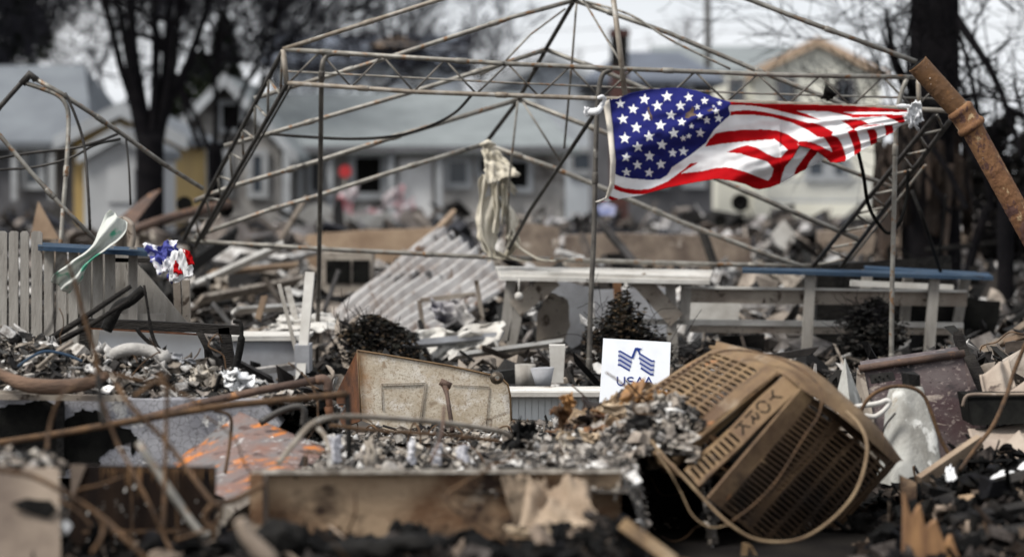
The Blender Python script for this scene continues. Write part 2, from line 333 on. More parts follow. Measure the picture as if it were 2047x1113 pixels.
# ---------------------------------------------------------------- houses
def simple(name, c, c2=None, scale=.6, rough=.8, stretch=(1, 1, 1), bump=.0, spots=()): return mat(name, c, c2, scale, rough, 0, bump, None, spots, stretch)
H = {'glass': mat('dark_window_glass', (.03, .04, .055), (.05, .06, .07), 1, .15, 0, 0, spec=.6), 'void': M['black'],
     'roofgrey': simple('grey_shingle', (.185, .205, .21), (.135, .15, .155), 1.2, stretch=(1, 1, 4), spots=[((.09, .10, .105), 1.6, .62, .08)]), 'roofblue': simple('blue_grey_shingle', (.135, .15, .165), (.095, .105, .12), .7, spots=[((.10, .11, .13), 2, .62, .1)]),
     'roofdark': simple('dark_blue_shingle', (.10, .115, .145), (.07, .08, .10), 1.2), 'wallgrey': simple('grey_siding', (.38, .37, .355), (.17, .165, .16), .9, spots=[((.05, .05, .05), 1.3, .57, .1), ((.6, .6, .6), 2, .62, .1), ((.10, .09, .085), .7, .55, .1)]),
     'wallpale': simple('pale_blue_siding', (.52, .56, .60), (.36, .39, .43), .6, spots=[((.15, .15, .16), 1.6, .64, .1)]), 'cream': simple('cream_siding', (.76, .75, .66), (.64, .63, .55), .5), 'tan': simple('tan_fascia', (.42, .31, .22), (.34, .25, .18)),
     'yellow': simple('mustard_wall', (.38, .27, .10), (.30, .21, .085)), 'trim': simple('white_trim', (.36, .38, .40), (.26, .27, .28), 1.5), 'brick': simple('sooty_brick', (.085, .035, .028), (.045, .022, .02), 3),
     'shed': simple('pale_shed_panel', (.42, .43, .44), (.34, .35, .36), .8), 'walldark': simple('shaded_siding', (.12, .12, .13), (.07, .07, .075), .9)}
def zat(py, D): return HC-(py-HY)*D/FP
def xat(px, D): return (px-CX)*D/FP
def rect_part(parent, name, x0, y0, x1, y1, D, th, m, sub=None):
    """a window or panel whose front stands at depth D; (x0,y0,x1,y1) in photo pixels"""
    mb = MB(); a = W(x0, y0, D); b = W(x1, y1, D)
    mb.box(((a.x+b.x)/2, D+th/2, (a.z+b.z)/2), (abs(b.x-a.x), th, abs(a.z-b.z)))
    return mb.build(name, m, parent)
def window(parent, x0, y0, x1, y1, D, fr=.1, void=False, fm='trim'):
    mb = MB(); a = W(x0, y0, D); b = W(x1, y1, D); t = .09
    for (p, q) in (((a.x, a.z), (b.x, a.z)), ((a.x, b.z), (b.x, b.z))): mb.box(((p[0]+q[0])/2, D-.03, p[1]), (abs(q[0]-p[0])+fr, t, fr))
    for xx in (a.x, b.x): mb.box((xx, D-.032, (a.z+b.z)/2), (fr, t, abs(a.z-b.z)-fr))
    w = mb.build('window', H[fm], parent)
    p = MB(); p.box(((a.x+b.x)/2, D+.0, (a.z+b.z)/2), (abs(b.x-a.x)-fr, .06, abs(a.z-b.z)-fr))
    p.build('pane', H['void'] if void else H['glass'], w)
def house(name, label, x0, x1, ye, yr, D, dep, wall, roof, side=True, hipl=0, hipr=0, over=.4, base=0):
    """side=True: eaves face the camera, ridge runs across; else gable faces the camera"""
    X0, X1 = xat(x0, D), xat(x1, D); ze = zat(ye, D); t = thing(name, label, 'house', ((X0+X1)/2, D, 0))
    w = MB(); 
    if side:
        w.box(((X0+X1)/2, D+dep/2, (ze+base)/2), (X1-X0, dep, ze-base))
        zr = zat(yr, D+dep/2); rf = MB(); e = over
        A = [Vector((X0-e, D-e, ze-.02)), Vector((X1+e, D-e, ze-.02)), Vector((X1+e-hipr, D+dep/2, zr)), Vector((X0-e+hipl, D+dep/2, zr)), Vector((X0-e, D+dep+e, ze-.02)), Vector((X1+e, D+dep+e, ze-.02))]
        rf.add(A+[a+Vector((0, 0, -.16)) for a in A[:2]+A[4:6]], [(0, 1, 2, 3), (3, 2, 5, 4), (1, 5, 2), (0, 3, 4), (6, 7, 1, 0), (7, 9, 5, 1), (6, 0, 4, 8), (6, 8, 9, 7)])
    else:
        zr = zat(yr, D); XM = (X0+X1)/2
        w.add([(X0, D, base), (X1, D, base), (X1, D, ze), (XM, D, zr-.1), (X0, D, ze), (X0, D+dep, base), (X1, D+dep, base), (X1, D+dep, ze), (XM, D+dep, zr-.1), (X0, D+dep, ze)],
              [(0, 1, 2, 3, 4), (9, 8, 7, 6, 5), (0, 4, 9, 5), (1, 6, 7, 2)])
        rf = MB(); e = over; s = (zr-ze)/(XM-X0)
        for sg in (-1, 1):
            xo = XM+sg*((X1-X0)/2+e); a = [(XM, D-e, zr), (xo, D-e, ze-s*e), (xo, D+dep, ze-s*e), (XM, D+dep, zr)]
            rf.plate(a, (0, 0, .18))
        fa = MB()
        for sg in (-1, 1):
            xo = XM+sg*((X1-X0)/2+e); fa.plate([(XM, D-e-.06, zr-.1), (xo, D-e-.06, ze-s*e-.1), (xo, D-e-.06, ze-s*e+.22), (XM, D-e-.06, zr+.24)], (0, .05, 0))
        fa.build('fascia', H['tan'] if wall == 'cream' else H['trim'], t)
    w.build('wall', H[wall], t); rf.build('roof', H[roof], t)
    return t
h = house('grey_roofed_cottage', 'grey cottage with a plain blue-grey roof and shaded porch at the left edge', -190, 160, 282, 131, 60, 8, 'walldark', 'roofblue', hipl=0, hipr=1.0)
for px in (28, 103, 196): rect_part(h, 'porch_post', px-6, 284, px+6, 400, 59.7, .14, H['trim'])
window(h, 48, 292, 84, 372, 59.94, .16, fm='trim'); window(h, -60, 300, -20, 360, 59.94, .14)
h = house('yellow_cottage', 'mustard yellow cottage with small gable and grey roof behind the pale shed', 148, 345, 275, 225, 56, 6, 'yellow', 'roofblue', side=False)
h = house('pale_shed', 'windowless pale shed standing in front of the yellow cottage', 168, 312, 312, 270, 52, 3, 'shed', 'roofblue', side=False, over=.12)
rect_part(h, 'door', 215, 335, 268, 405, 51.95, .06, H['shed'])
h = house('storm_damaged_bungalow', 'long grey bungalow with blown out windows under a wide grey roof', 500, 1130, 296, 186, 68, 9, 'wallgrey', 'roofgrey', hipr=1.5)
window(h, 620, 318, 642, 388, 67.93, .14, True); window(h, 704, 308, 768, 392, 67.93, .2, True); window(h, 893, 318, 938, 372, 67.93, .16, False); window(h, 1010, 318, 1060, 380, 67.93, .16, True)
window(h, 545, 318, 580, 398, 67.93, .16, False); window(h, 955, 312, 985, 350, 67.93, .12, True)
rect_part(h, 'door', 797, 318, 864, 446, 67.9, .08, M['white2']); rect_part(h, 'fascia', 494, 292, 1140, 303, 67.3, .2, H['walldark'])
for px in (600, 660, 782, 878, 1000): rect_part(h, 'porch_post', px-6, 303, px+6, 450, 67.5, .16, H['trim'])
h = house('gabled_porch_house', 'narrow grey house with bright white gable trim beside the bungalow', 345, 560, 282, 165, 64, 8, 'wallgrey', 'roofgrey', side=False, over=.5)
window(h, 420, 305, 455, 385, 63.93, .16, False); window(h, 500, 305, 530, 390, 63.93, .16, False); window(h, 440, 205, 485, 262, 63.93, .12, True); rect_part(h, 'porch_post', 565, 305, 580, 440, 63.0, .2, H['trim'])
h = house('two_storey_pale_house', 'pale blue two storey house rising behind the bungalow roof', 545, 915, 122, 70, 92, 8, 'wallpale', 'roofdark')
window(h, 742, 148, 770, 165, 91.93, .2); window(h, 640, 145, 662, 166, 91.93, .2); window(h, 822, 145, 848, 166, 91.93, .2)
g2 = MB(); g2.add([W(735, 94, 91.3), W(792, 66, 91.3), W(850, 94, 91.3), W(735, 94, 94), W(792, 66, 96), W(850, 94, 94)], [(0, 1, 2), (0, 3, 4, 1), (1, 4, 5, 2), (3, 5, 4)]); g2.build('dormer', H['tan'], h)
h = house('white_trimmed_house', 'pale house with a low gable between the bungalow and the brick chimney', 985, 1215, 175, 118, 84, 8, 'wallpale', 'roofgrey', side=False)
window(h, 1040, 200, 1070, 250, 83.93, .16); window(h, 1140, 300, 1185, 345, 83.93, .2); window(h, 1020, 310, 1060, 350, 83.93, .2)
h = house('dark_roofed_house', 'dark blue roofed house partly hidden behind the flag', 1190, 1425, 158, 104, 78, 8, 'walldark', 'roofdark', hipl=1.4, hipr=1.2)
for a, b in ((1290, 1325), (1345, 1380)): window(h, a, 162, b, 200, 77.93, .2)
for a, b in ((1230, 1270), (1290, 1330), (1370, 1405)): window(h, a, 315, b, 370, 77.93, .2)
h = house('cream_house', 'cream two storey house with tan gable trim above the flag stripes', 1505, 1762, 150, 86, 88, 10, 'cream', 'roofgrey', side=False, over=.28)
m = MB(); a_ = W(1432, 152, 88.3); b_ = W(1506, 152, 88.3); m.box(((a_.x+b_.x)/2, 92, a_.z/2), (b_.x-a_.x, 7.4, a_.z)); m.build('side_wing', H['cream'], h)
for a, b in ((1556, 1586), (1674, 1704), (1460, 1485)): window(h, a, 160, b, 210, 87.93, .16, fm='walldark')
for a, b in ((1612, 1650), (1662, 1694)): window(h, a, 318, b, 356, 87.93, .2)
ml = MB()
for i in range(30): ml.beam(W(1535+i*7.5, 362, 86.2), W(1535+i*7.5, 402, 86.2), .05)
ml.beam(W(1530, 360, 86.2), W(1765, 360, 86.2), .1); ml.beam(W(1530, 402, 86.2), W(1765, 402, 86.2), .1); ml.build('porch_railing', H['trim'], h)
h = house('grey_roofed_annex', 'low house with a broad grey roof to the left of the cream gable', 1330, 1600, 140, 92, 100, 7, 'wallpale', 'roofgrey')
c = MB(); a = W(1222, 190, 76); b = W(1256, 60, 76); c.box(((a.x+b.x)/2, 76.4, (b.z+zat(460, 76))/2), (b.x-a.x, .7, b.z-zat(460, 76)))
c.box(((a.x+b.x)/2, 76.4, b.z-.1), (b.x-a.x+.12, .8, .16)); c.build('brick_chimney', H['brick'])
o = bpy.data.objects['brick_chimney']; tag(o, 'tall soot-blackened brick chimney standing alone against the sky', 'chimney')
sm = MB(); sm.box(((a.x+b.x)/2, 76.4, zat(95, 76)), (b.x-a.x+.02, .72, 1.2)); sm.build('chimney_cap', M['char'], o)
# utility pole and wires
p = thing('utility_pole', 'grey wooden utility pole rising behind the frame near the cream house', 'utility pole', (xat(1416, 80), 80, 0))
m = MB(); m.tube([W(1417, 450, 80), W(1414, -60, 80)], [.14, .10]); m.build('pole', M['steel_dark'], p)
m = MB(); m.beam(W(1370, -45, 80), W(1460, -45, 80), .1); m.build('crossarm', M['steel_dark'], p)
for i, (ya, yb, lab) in enumerate(((55, 42, 'upper pale wire sagging across the open sky'), (100, 66, 'lower pale wire crossing the sky behind the chimney'))):
    m = MB(); m.tube(cat([W(760, ya-14, 80), W(1100, ya+6, 80), W(1416, yb, 79.8), W(1800, yb-6, 80), W(2200, yb-26, 80)]), .018, 4)
    tag(m.build('overhead_wire', M['gray']), lab, 'wire')
# ---------------------------------------------------------------- trees
BARK = mat('wet_bark', (.005, .005, .006), (.011, .010, .011), 5, .95, 0, .3, spec=.03)
BARK3 = mat('grey_twig_bark', (.012, .012, .016), (.025, .025, .032), 5, .9, 0, 0, spec=.05)
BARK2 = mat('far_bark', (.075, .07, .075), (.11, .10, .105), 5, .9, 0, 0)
LEAFD = mat('dark_evergreen_leaves', (.010, .016, .009), (.020, .028, .012), 2, .8, 0, 0, island=[(.008, .013, .008), (.02, .03, .012), (.012, .018, .010), (.03, .04, .016)], spec=.1)
def branch(mb, p, d, L, r, lev, rs, nside, twist, up=.12, mx=5, kids=(2, 4), minr=.006):
    n = 5; pts = [p]; q = p.copy(); dd = d.copy()
    for i in range(n):
        dd = (dd+Vector((rs.gauss(0, twist), rs.gauss(0, twist), rs.gauss(0, twist)+up*.3))).normalized(); q = q+dd*L/n; pts.append(q.copy())
    rr = [max(minr, r*(1-.55*i/n)) for i in range(n+1)]
    mb.tube(pts, rr, nside if lev < 2 else 3, cap=False)
    if lev >= mx: return
    for k in range(rs.randint(*kids)+(lev > 1)):
        i = rs.randint(2, n) if lev else rs.randint(2, n); ax = Vector((rs.gauss(0, 1), rs.gauss(0, .6), rs.gauss(0, .7)))
        nd = (dd*rs.uniform(.5, 1.1)+ax*.55).normalized()
        branch(mb, pts[i], nd, L*rs.uniform(.55, .85), rr[i]*rs.uniform(.5, .75), lev+1, rs, nside, twist, up, mx, kids, minr)
def bare_tree(name, label, px, D, r, h, seed, stems=1, mx=5, bark=None, lean=0, spread=.25, y0=None, kids=(2, 4), minr=.008, group=None, zb=0.0):
    rs = random.Random(seed); x = xat(px, D); t = thing(name, label, 'tree', (x, D, zb), group); bark = bark or BARK
    tr = MB(); fork = Vector((x+lean*.3, D, zb+h*.25)); tr.tube(cat([Vector((x, D, zb-.1)), Vector((x+lean*.1, D, zb+h*.12)), fork]), [r*1.25]+[r*1.05]*11+[r], 10); tr.build('trunk', bark, t)
    br = MB()
    for k in range(stems):
        a = (k-(stems-1)/2)*spread*2/max(1, stems-1) if stems > 1 else 0
        branch(br, fork+Vector((a*.5, rs.uniform(-.1, .1), -.1)), Vector((a+lean*.1, rs.uniform(-.3, .3), 1)).normalized(), h*.40, r*(.8 if stems == 1 else .42), 0, rs, 7, .085, .2, mx, kids, minr)
    br.build('branches', bark, t); return t
bare_tree('bare_tree', 'big black bare tree with many upright limbs beside the yellow cottage', 300, 46, .25, 9.5, 17, 8, 5, spread=.33, kids=(3, 4), minr=.007)
bare_tree('bare_tree', 'leafless dark tree leaning over the gabled porch house', 430, 50, .15, 9, 8, 5, 5, spread=.6, kids=(3, 4), minr=.007)
bare_tree('bare_tree', 'thin leafless tree behind the left cottage roof', 150, 70, .15, 9.5, 21, 4, 5, BARK3, spread=.8, kids=(3, 4), minr=.013)
bare_tree('bare_tree', 'slender bare tree left of the two storey pale house', 590, 84, .18, 10, 31, 4, 4, BARK3, spread=.8, kids=(3, 4), minr=.022)
bare_tree('bare_tree', 'bare tree standing just right of the pale two storey house', 925, 86, .16, 8.0, 44, 2, 5, BARK3, spread=.5, kids=(2, 3), minr=.016)
bare_tree('bare_tree', 'wide bare tree directly behind the pale two storey house', 730, 108, .22, 11.5, 52, 4, 5, BARK3, spread=.9, kids=(2, 3), minr=.02)
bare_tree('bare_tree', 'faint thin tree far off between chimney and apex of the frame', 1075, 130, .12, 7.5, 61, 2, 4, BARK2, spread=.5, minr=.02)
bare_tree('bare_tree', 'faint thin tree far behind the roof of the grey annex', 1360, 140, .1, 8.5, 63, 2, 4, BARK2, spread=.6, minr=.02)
bare_tree('bare_tree', 'faint bare tree far behind the cottages, in the gap left of the big tree', 215, 110, .22, 11.5, 65, 5, 5, BARK3, spread=.9, kids=(2, 4), minr=.018)
bare_tree('bare_tree', 'tangled bare tree at the right edge behind the rusty pipe', 2010, 27, .09, 5.5, 71, 4, 5, spread=.9, kids=(3, 4), minr=.004)
bare_tree('bare_tree', 'scrubby leafless tree leaning right behind the burnt trunk', 1925, 30, .06, 5, 75, 3, 5, spread=.9, kids=(2, 4), minr=.004, lean=1)
def leafy(name, label, px, D, x_r, z0, z1, seed, n, cone=True, cat_='tree', s=.3, m=None, trunk=True):
    rs = random.Random(seed); x = xat(px, D); t = thing(name, label, cat_, (x, D, 0))
    mb = MB(); blobs = [(rs.uniform(-1, 1), rs.uniform(-.7, .7), rs.random()**1.2, rs.uniform(.25, .6)) for _ in range(26 if cat_ == 'tree' else 15)]
    for _ in range(n):
        b = rs.choice(blobs); h = min(1, max(0, b[2]+rs.gauss(0, .09 if cat_ == 'tree' else .065))); w = x_r*((1-h)*.95+.08 if cone else math.sin(math.pi*(h*.8+.15)))
        c = Vector((x+w*max(-1, min(1, b[0]*.8+rs.gauss(0, .25))), D+w*(b[1]+rs.gauss(0, .2)), z0+(z1-z0)*h)); 
        m3 = Matrix.Rotation(rs.uniform(0, 6), 3, 'Z') @ Matrix.Rotation(rs.uniform(0, 6), 3, 'X'); q = s*rs.uniform(.4, 1.1)
        mb.add([m3 @ Vector((-q/2, 0, 0))+c, m3 @ Vector((0, -q/4, 0))+c, m3 @ Vector((q/2, 0, q*.15))+c, m3 @ Vector((0, q/4, 0))+c], [(0, 1, 2, 3)])
    mb.build('crown', m or LEAFD, t)
    if cat_ == 'shrub':
        bt = MB()
        for k in range(9): branch(bt, Vector((x+rs.uniform(-.3, .3)*x_r, D, z0)), Vector((rs.uniform(-.5, .5), rs.uniform(-.3, .3), 1)).normalized(), (z1-z0)*.62, .009, 2, rs, 4, .2, .1, 4, (1, 3), .0025)
        bt.build('twigs', BARK, t)
    if trunk:
        tr = MB(); tr.tube([(x, D, -.1), (x, D, z1*.85)], [x_r*.08+.03, .03], 8); 
        for k in range(8):
            a = rs.uniform(0, 6); zz = z0+(z1-z0)*k/10; tr.tube([(x, D, zz), (x+math.cos(a)*x_r*.6, D+math.sin(a)*x_r*.6, zz+.3*x_r)], [.03, .01], 5)
        tr.build('trunk', BARK, t)
    return t
leafy('evergreen_tree', 'dense dark evergreen filling the top left corner', 10, 74, 1.25, 3.6, 8.5, 3, 5200, False, s=.34)
leafy('evergreen_tree', 'dark pointed evergreen just left of the white gable', 448, 72, 1.25, .8, 6.4, 4, 4200, True, s=.3)
leafy('evergreen_tree', 'low black evergreen mass behind the big bare tree limbs', 395, 76, 1.0, 1.5, 5.4, 6, 3000, False, s=.3)
leafy('evergreen_tree', 'broad dark evergreen at the right edge behind the rusty pipe', 2040, 36, 1.1, .4, 2.55, 9, 5200, False, s=.22, m=mat('scorched_black_leaves', (.006, .006, .006), (.014, .013, .012), 3, .9, 0, 0, spec=.05))
# burnt trunk at the right, bark hanging from it
t = thing('burnt_tree', 'thick charred tree trunk behind the rusty pipe, bark hanging in strips', 'tree', (xat(1865, 31), 31, 0))
m = MB(); pts = [W(1860, 660, 31), W(1862, 470, 31), W(1860, 330, 31), W(1864, 210, 31), W(1866, 60, 31), W(1866, -160, 31)]
def barkgrid(u, v):
    i = min(4, int(v*5)); f = v*5-i; p = pts[i].lerp(pts[i+1], f); r = .31+.07*(v < .45)+.05*noise.noise(Vector((u*14, v*3, 1))); a = u*6.2832
    return p+Vector((math.cos(a)*r, math.sin(a)*r, 0))
m.grid(barkgrid, 40, 30); m.build('trunk', BARK, t)
HB = mat('hanging_burnt_bark', (.010, .008, .007), (.045, .03, .022), 5, .9, 0, .5, stretch=(1, 1, .3), spots=[((.24, .20, .17), 7, .66, .05)])
m = MB()
for k in range(70):
    px = R.uniform(1745, 1925); y0 = R.uniform(165, 330)+(abs(px-1860)*.5); Dk = R.uniform(30.2, 31.8); l = R.uniform(60, 200); w = R.uniform(8, 26)
    sheet(m, [W(px, y0, Dk), W(px+w, y0, Dk), W(px+w*.6+R.uniform(-14, 14), y0+l, Dk-.1), W(px+R.uniform(-14, 14), y0+l, Dk)], 3, 7, .06, .08, .01, 5, k)
m.build('hanging_bark', HB, t)
m = MB()
for a, b, c_ in (((1900, 20), (1990, 160), (2047, 330)), ((1905, 230), (1960, 330), (2060, 400)), ((1830, 215), (1900, 200), (1960, 190)), ((1830, 190), (1790, 120), (1770, 20)), ((1880, 225), (1935, 235), (1980, 225))):
    m.tube(cat([W(*a, 31), W(*b, 30), W(*c_, 29)]), [.07, .065, .06, .055, .05, .05, .045, .04, .04, .035, .03, .025, .02], 7)
rs = random.Random(4)
for k in range(16):
    branch(m, W(rs.uniform(1915, 2060), rs.uniform(20, 380), 29.5), Vector((rs.uniform(-1, 1), 0, rs.uniform(-1, 1))).normalized(), .9, .022, 2, rs, 4, .2, 0, 5, (2, 3), .004)
m.build('branches', BARK, t)
# low burnt beam structure behind the trunk, debris banks
def bank(name, label, cat_, D0, D1, n, s0, s1, hfn, mt, kinds=(3, 4, 1, 4), px0=-350, px1=2450, kind='stuff'):
    mb = MB()
    def pos():
        D = R.uniform(D0, D1); px = R.uniform(px0, px1); zt = hfn(px, D); return Vector((xat(px, D), D, zt*R.random()**.7))
    scatter(mb, pos, n, s0, s1, kinds)
    return tag(mb.build(name, mt), label, cat_, kind=kind)
def pn(px, D, s=.006, o=0): return max(0, .5+.9*noise.noise(Vector((px*s, D*.35, o))))
bank('far_debris', 'burnt timber and siding strewn in front of the houses', 'debris', 38, 60, 4200, .08, .8, lambda px, D: .7*pn(px, D, .008, 2)+.05, M['debrisfar'], (4, 1, 3, 4))
bank('burnt_debris', 'jumble of scorched boards and sheeting across the middle lots', 'debris', 25, 38, 5200, .05, .60, lambda px, D: .48*pn(px, D, .007, 5)+.04, M['debris'], (4, 1, 2, 6))
bank('scorched_debris', 'low scatter of burnt boards and ash around the deck', 'debris', 16.9, 25, 7500, .03, .34, lambda px, D: .26*pn(px, D, .006, 9)+.02, M['debris'], (4, 1, 4, 6))
# burnt pieces that can be told apart between the deck and the houses
def slab(name, label, cat_, px, D, th, mt, group=None, jit=0, sub=1, ext=None):
    mb = MB(); pts = rpoly(px, jit, sub) if jit else px
    if isinstance(D, (list, tuple)): P = [W(p[0], p[1], d) for p, d in zip(pts, D)]
    else: P = [W(p[0], p[1], D) for p in pts]
    mb.plate(P, ext if ext is not None else (0, th, 0))
    return tag(mb.build(name, mt), label, cat_, group)
slab('garden_wall', 'long pale low wall behind the white counter, right of centre', 'wall', [(1130, 472), (1215, 466), (1500, 474), (1502, 545), (1130, 545)], 32, .3, M['beige'], jit=1, sub=5)
slab('garden_wall', 'short pinkish wall stub behind the hanging canvas', 'wall', [(1008, 452), (1060, 446), (1118, 456), (1120, 545), (1008, 545)], 33.5, .3, M['beige'], jit=1.5, sub=4)
slab('foundation_wall', 'tan foundation wall with charred top below the burnt trunk', 'wall', [(1640, 462), (1760, 458), (1955, 462), (1957, 560), (1640, 560)], 36, .4, M['beige'], jit=1.5, sub=6)
slab('timber_wall', 'low brown timber wall running behind the corrugated sheet', 'wall', [(612, 470), (700, 462), (885, 456), (888, 520), (612, 540)], 34, .2, M['wood'], jit=1.5, sub=5)
slab('plywood_board', 'tan plywood triangle propped against the left picket fence', 'board', [(60, 478), (76, 402), (118, 478)], 22, .03, M['wood'])
slab('cabinet_shell', 'scorched cupboard box with two dark openings left of the tall pole', 'cabinet', [(642, 505), (745, 505), (742, 580), (642, 590)], 27, .5, M['taupe'])
for px in ((652, 700), (705, 738)):
    m = MB(); a = W(px[0], 520, 26.98); b = W(px[1], 566, 26.98); m.box(((a.x+b.x)/2, 26.99, (a.z+b.z)/2), (b.x-a.x, .02, a.z-b.z)); m.build('opening', M['black'], bpy.data.objects['cabinet_shell'])
slab('wallboard', 'pale upright wall panel leaning among debris right of the canvas', 'panel', [(1540, 470), (1568, 440), (1592, 470), (1572, 520)], 38, .06, M['white'])
slab('fallen_door', 'black charred slab tilted behind the right end of the blue rail', 'board', [(1945, 600), (2000, 602), (1985, 640), (1940, 660)], 23, .06, M['char'])
def bm_(name, label, cat_, a, b, Da, Db, w, h, mt, group=None, jit=0):
    mb = MB(); mb.beam(W(*a, Da), W(*b, Db), w, h, up=(0, -1, .3), jit=jit); return tag(mb.build(name, mt), label, cat_, group)
G = 'loose boards lying among the debris'
for a, b, Da, Db, w, h, mk, lab in (
    ((382, 575), (560, 492), 25, 26, .04, .17, 'white', 'long pale board slanting up behind the torn red and white rag'),
    ((395, 600), (600, 560), 24, 26, .04, .14, 'taupe', 'grey-brown board lying low to the right of the rag'),
    ((560, 480), (612, 395), 29, 29, .05, .1, 'taupe', 'dark stud standing up left of the tall leaning pole'),
    ((385, 530), (470, 470), 27, 29, .04, .2, 'char', 'charred board crossing behind the bottom of the lattice beam'),
    ((420, 545), (590, 530), 26, 27, .04, .1, 'wood', 'warm brown plank among dark timbers left of the tall pole'),
    ((515, 640), (530, 590), 21, 21, .05, .07, 'wood', 'short upright block of raw yellow lumber near the grey box'),
    ((820, 520), (905, 430), 30, 33, .05, .16, 'wood', 'tan joist rising to the top edge of the corrugated sheet'),
    ((1960, 700), (2060, 668), 19, 19, .04, .16, 'wood', 'tan plank at the right edge above the corrugated tiles'),
    ((1925, 735), (2060, 640), 18, 20, .04, .12, 'paper', 'long light board rising steeply to the right edge'),
    ((1850, 500), (1990, 486), 30, 30, .05, .1, 'char', 'thin charred beam lying on the tan foundation wall'),
    ((470, 620), (610, 612), 21, 22, .03, .1, 'white', 'white board on edge behind the grey box'),
    ((575, 575), (597, 660), 20.5, 20, .05, .05, 'fence', 'bent grey post leaning beside the square white post'),
    ((690, 700), (1000, 672), 19.6, 20.2, .05, .12, 'gray', 'long grey board lying across the debris left of the sign'),
    ((905, 712), (1118, 684), 18.8, 19.6, .03, .1, 'white', 'whitewashed gutter board resting on the block by the pole')):
    bm_('loose_board', lab, 'board', a, b, Da, Db, w, h, M[mk], G, .02)
m = MB(); m.tube(cat([W(255, 466, 30), W(300, 448, 30), W(360, 430, 30.3), W(455, 408, 31)]), .06, 12)
o = tag(m.build('rusty_pipe', M['brown_pipe']), 'red-brown rusty pipe lying behind the green and white cloth', 'pipe')
for px, py in ((368, 408), (450, 418)):
    m = MB(); m.tube([W(px, py, 31), W(px+2, py, 31.3)], .1, 14); tag(m.build('blackened_can', M['black']), 'black burnt can beside the red-brown pipe, %s' % ('near the big tree' if px < 400 else 'behind the lattice beam'), 'can')
slab('rusty_sheet', 'reddish folded metal sheet lying low beside the pale shed', 'sheet', [(195, 470), (300, 385), (322, 378), (250, 470)], [30, 31, 31, 30], .03, M['brown_pipe'])
# bungalow debris: red sign, caution tape, dark bin
m = MB(); m.plate([W(678+13*math.cos(a*.785+.39)+12, 343+13*math.sin(a*.785+.39), 58) for a in range(8)], (0, .03, 0)); o = m.build('red_sign', mat('red_sign_paint', (.42, .03, .035), (.36, .03, .03), 2))
tag(o, 'bright red octagonal sign on a post in front of the bungalow', 'sign'); m = MB(); m.tube([W(690, 352, 58.05), W(690, 480, 58.05)], .03); m.build('post', M['steel'], o)
TAPE = mat('faded_red_white_tape', (.62, .56, .57), (.55, .16, .18), 2.2, .8, 0, 0, lo=.5, hi=.62)
m = MB()
for k in range(9):
    px = R.uniform(640, 790); py = R.uniform(385, 445); sheet(m, [W(px, py, 56), W(px+40, py-18, 56), W(px+38, py+R.uniform(2, 26), 56), W(px-4, py+26, 56)], 8, 6, .2, .1, .01, 5, k)
tag(m.build('flag_bunting', TAPE), 'faded red and white bunting heaped against the bungalow wall', 'bunting')
slab('white_sheeting', 'white plastic sheeting spread below the bungalow windows', 'sheeting', [(590, 425), (640, 405), (700, 430), (780, 425), (800, 452), (590, 458)], 52, .15, M['white'], jit=3, sub=4)
slab('blue_tarp', 'small blue and white tarp bundle right of the flag hoist', 'tarp', [(1192, 415), (1210, 405), (1232, 412), (1228, 432), (1200, 430)], 40, .2, mat('blue_tarp', (.12, .17, .42), (.5, .5, .6), 3), jit=1.5, sub=3)
for k, (px, py, r, D, lab) in enumerate(((1480, 405, 18, 45, 'larger round black tyre below the flag'), (1440, 440, 13, 42, 'small black tyre lying left of the larger one'))):
    m = MB(); c0 = W(px, py, D); rr = r/PM(D)
    m.tube([c0+Vector((math.cos(a*.3927)*rr*.72, 0, math.sin(a*.3927)*rr*.72)) for a in range(17)], rr*.3, 8, False); m.tube([c0+Vector((0, -.02, 0)), c0+Vector((0, .04, 0))], rr*.5, 14)
    tag(m.build('tyre', M['black']), lab, 'tyre')

mb = MB()
def _pos():
    D = R.uniform(23, 40); px = R.uniform(-300, 2400); return Vector((xat(px, D), D, .12+.4*pn(px, D)*(D/34)))
scraps(mb, _pos, 120, .2, .6); tag(mb.build('sheet_debris', mat('sheet_debris_paint', (.3, .3, .3), scale=5, rough=.8, bump=.3, island=[(.60, .58, .55), (.10, .09, .085), (.38, .34, .29), (.012, .011, .01), (.50, .50, .50), (.24, .20, .16), (.02, .018, .016), (.7, .69, .67)])), 'torn sheets of siding, tarp and metal lying over the burnt lots', 'debris', kind='stuff')
# ================================================================ COLLAPSED CANOPY FRAME
fr = thing('canopy_frame', 'bare grey steel frame of a collapsed peaked canopy with lattice edge beams, rafters and legs', 'canopy frame', (xat(1190, 19), 19, 0))
DF = [18.0, 18.7, 19.4, 20.1, 20.8]                      # depth of the five rafter pairs, near to far
def pipe(name, pts, r, m='steel', parent=None, smooth=0, n=8, label=None):
    P = [W(*p) for p in pts]
    if smooth: P = cat(P, smooth)
    mb = MB(); mb.tube(P, r, n)
    if name in ('rafter', 'leg', 'top_chord', 'bottom_chord', 'rear_pole', 'ridge_pole'):
        L_ = [(P[i+1]-P[i]).length for i in range(len(P)-1)]; T_ = sum(L_); s = R.uniform(.3, .9)
        while s < T_-.2:                                 # sleeve couplings along the tube
            q = s; i = 0
            while q > L_[i]: q -= L_[i]; i += 1
            d = (P[i+1]-P[i]).normalized(); c = P[i]+d*q; mb.tube([c-d*.045, c-d*.035, c+d*.035, c+d*.045], [r, r*1.28, r*1.28, r], 10); mb.tube([c+Vector((0, -r*1.2, 0)), c+Vector((0, -r*1.75, 0))], .006, 6); s += R.uniform(.9, 1.7)
    return mb.build(name, M[m], parent or fr, label)
peak0 = (1192, -98, DF[0])
pipe('rafter', [(566, 99, DF[0]), (880, -1, DF[0]), peak0], .017, 'steel_rust'); pipe('rafter', [peak0, (1500, 0, DF[0]), (1590, 35, DF[0]), (1832, 124, DF[0])], .019)
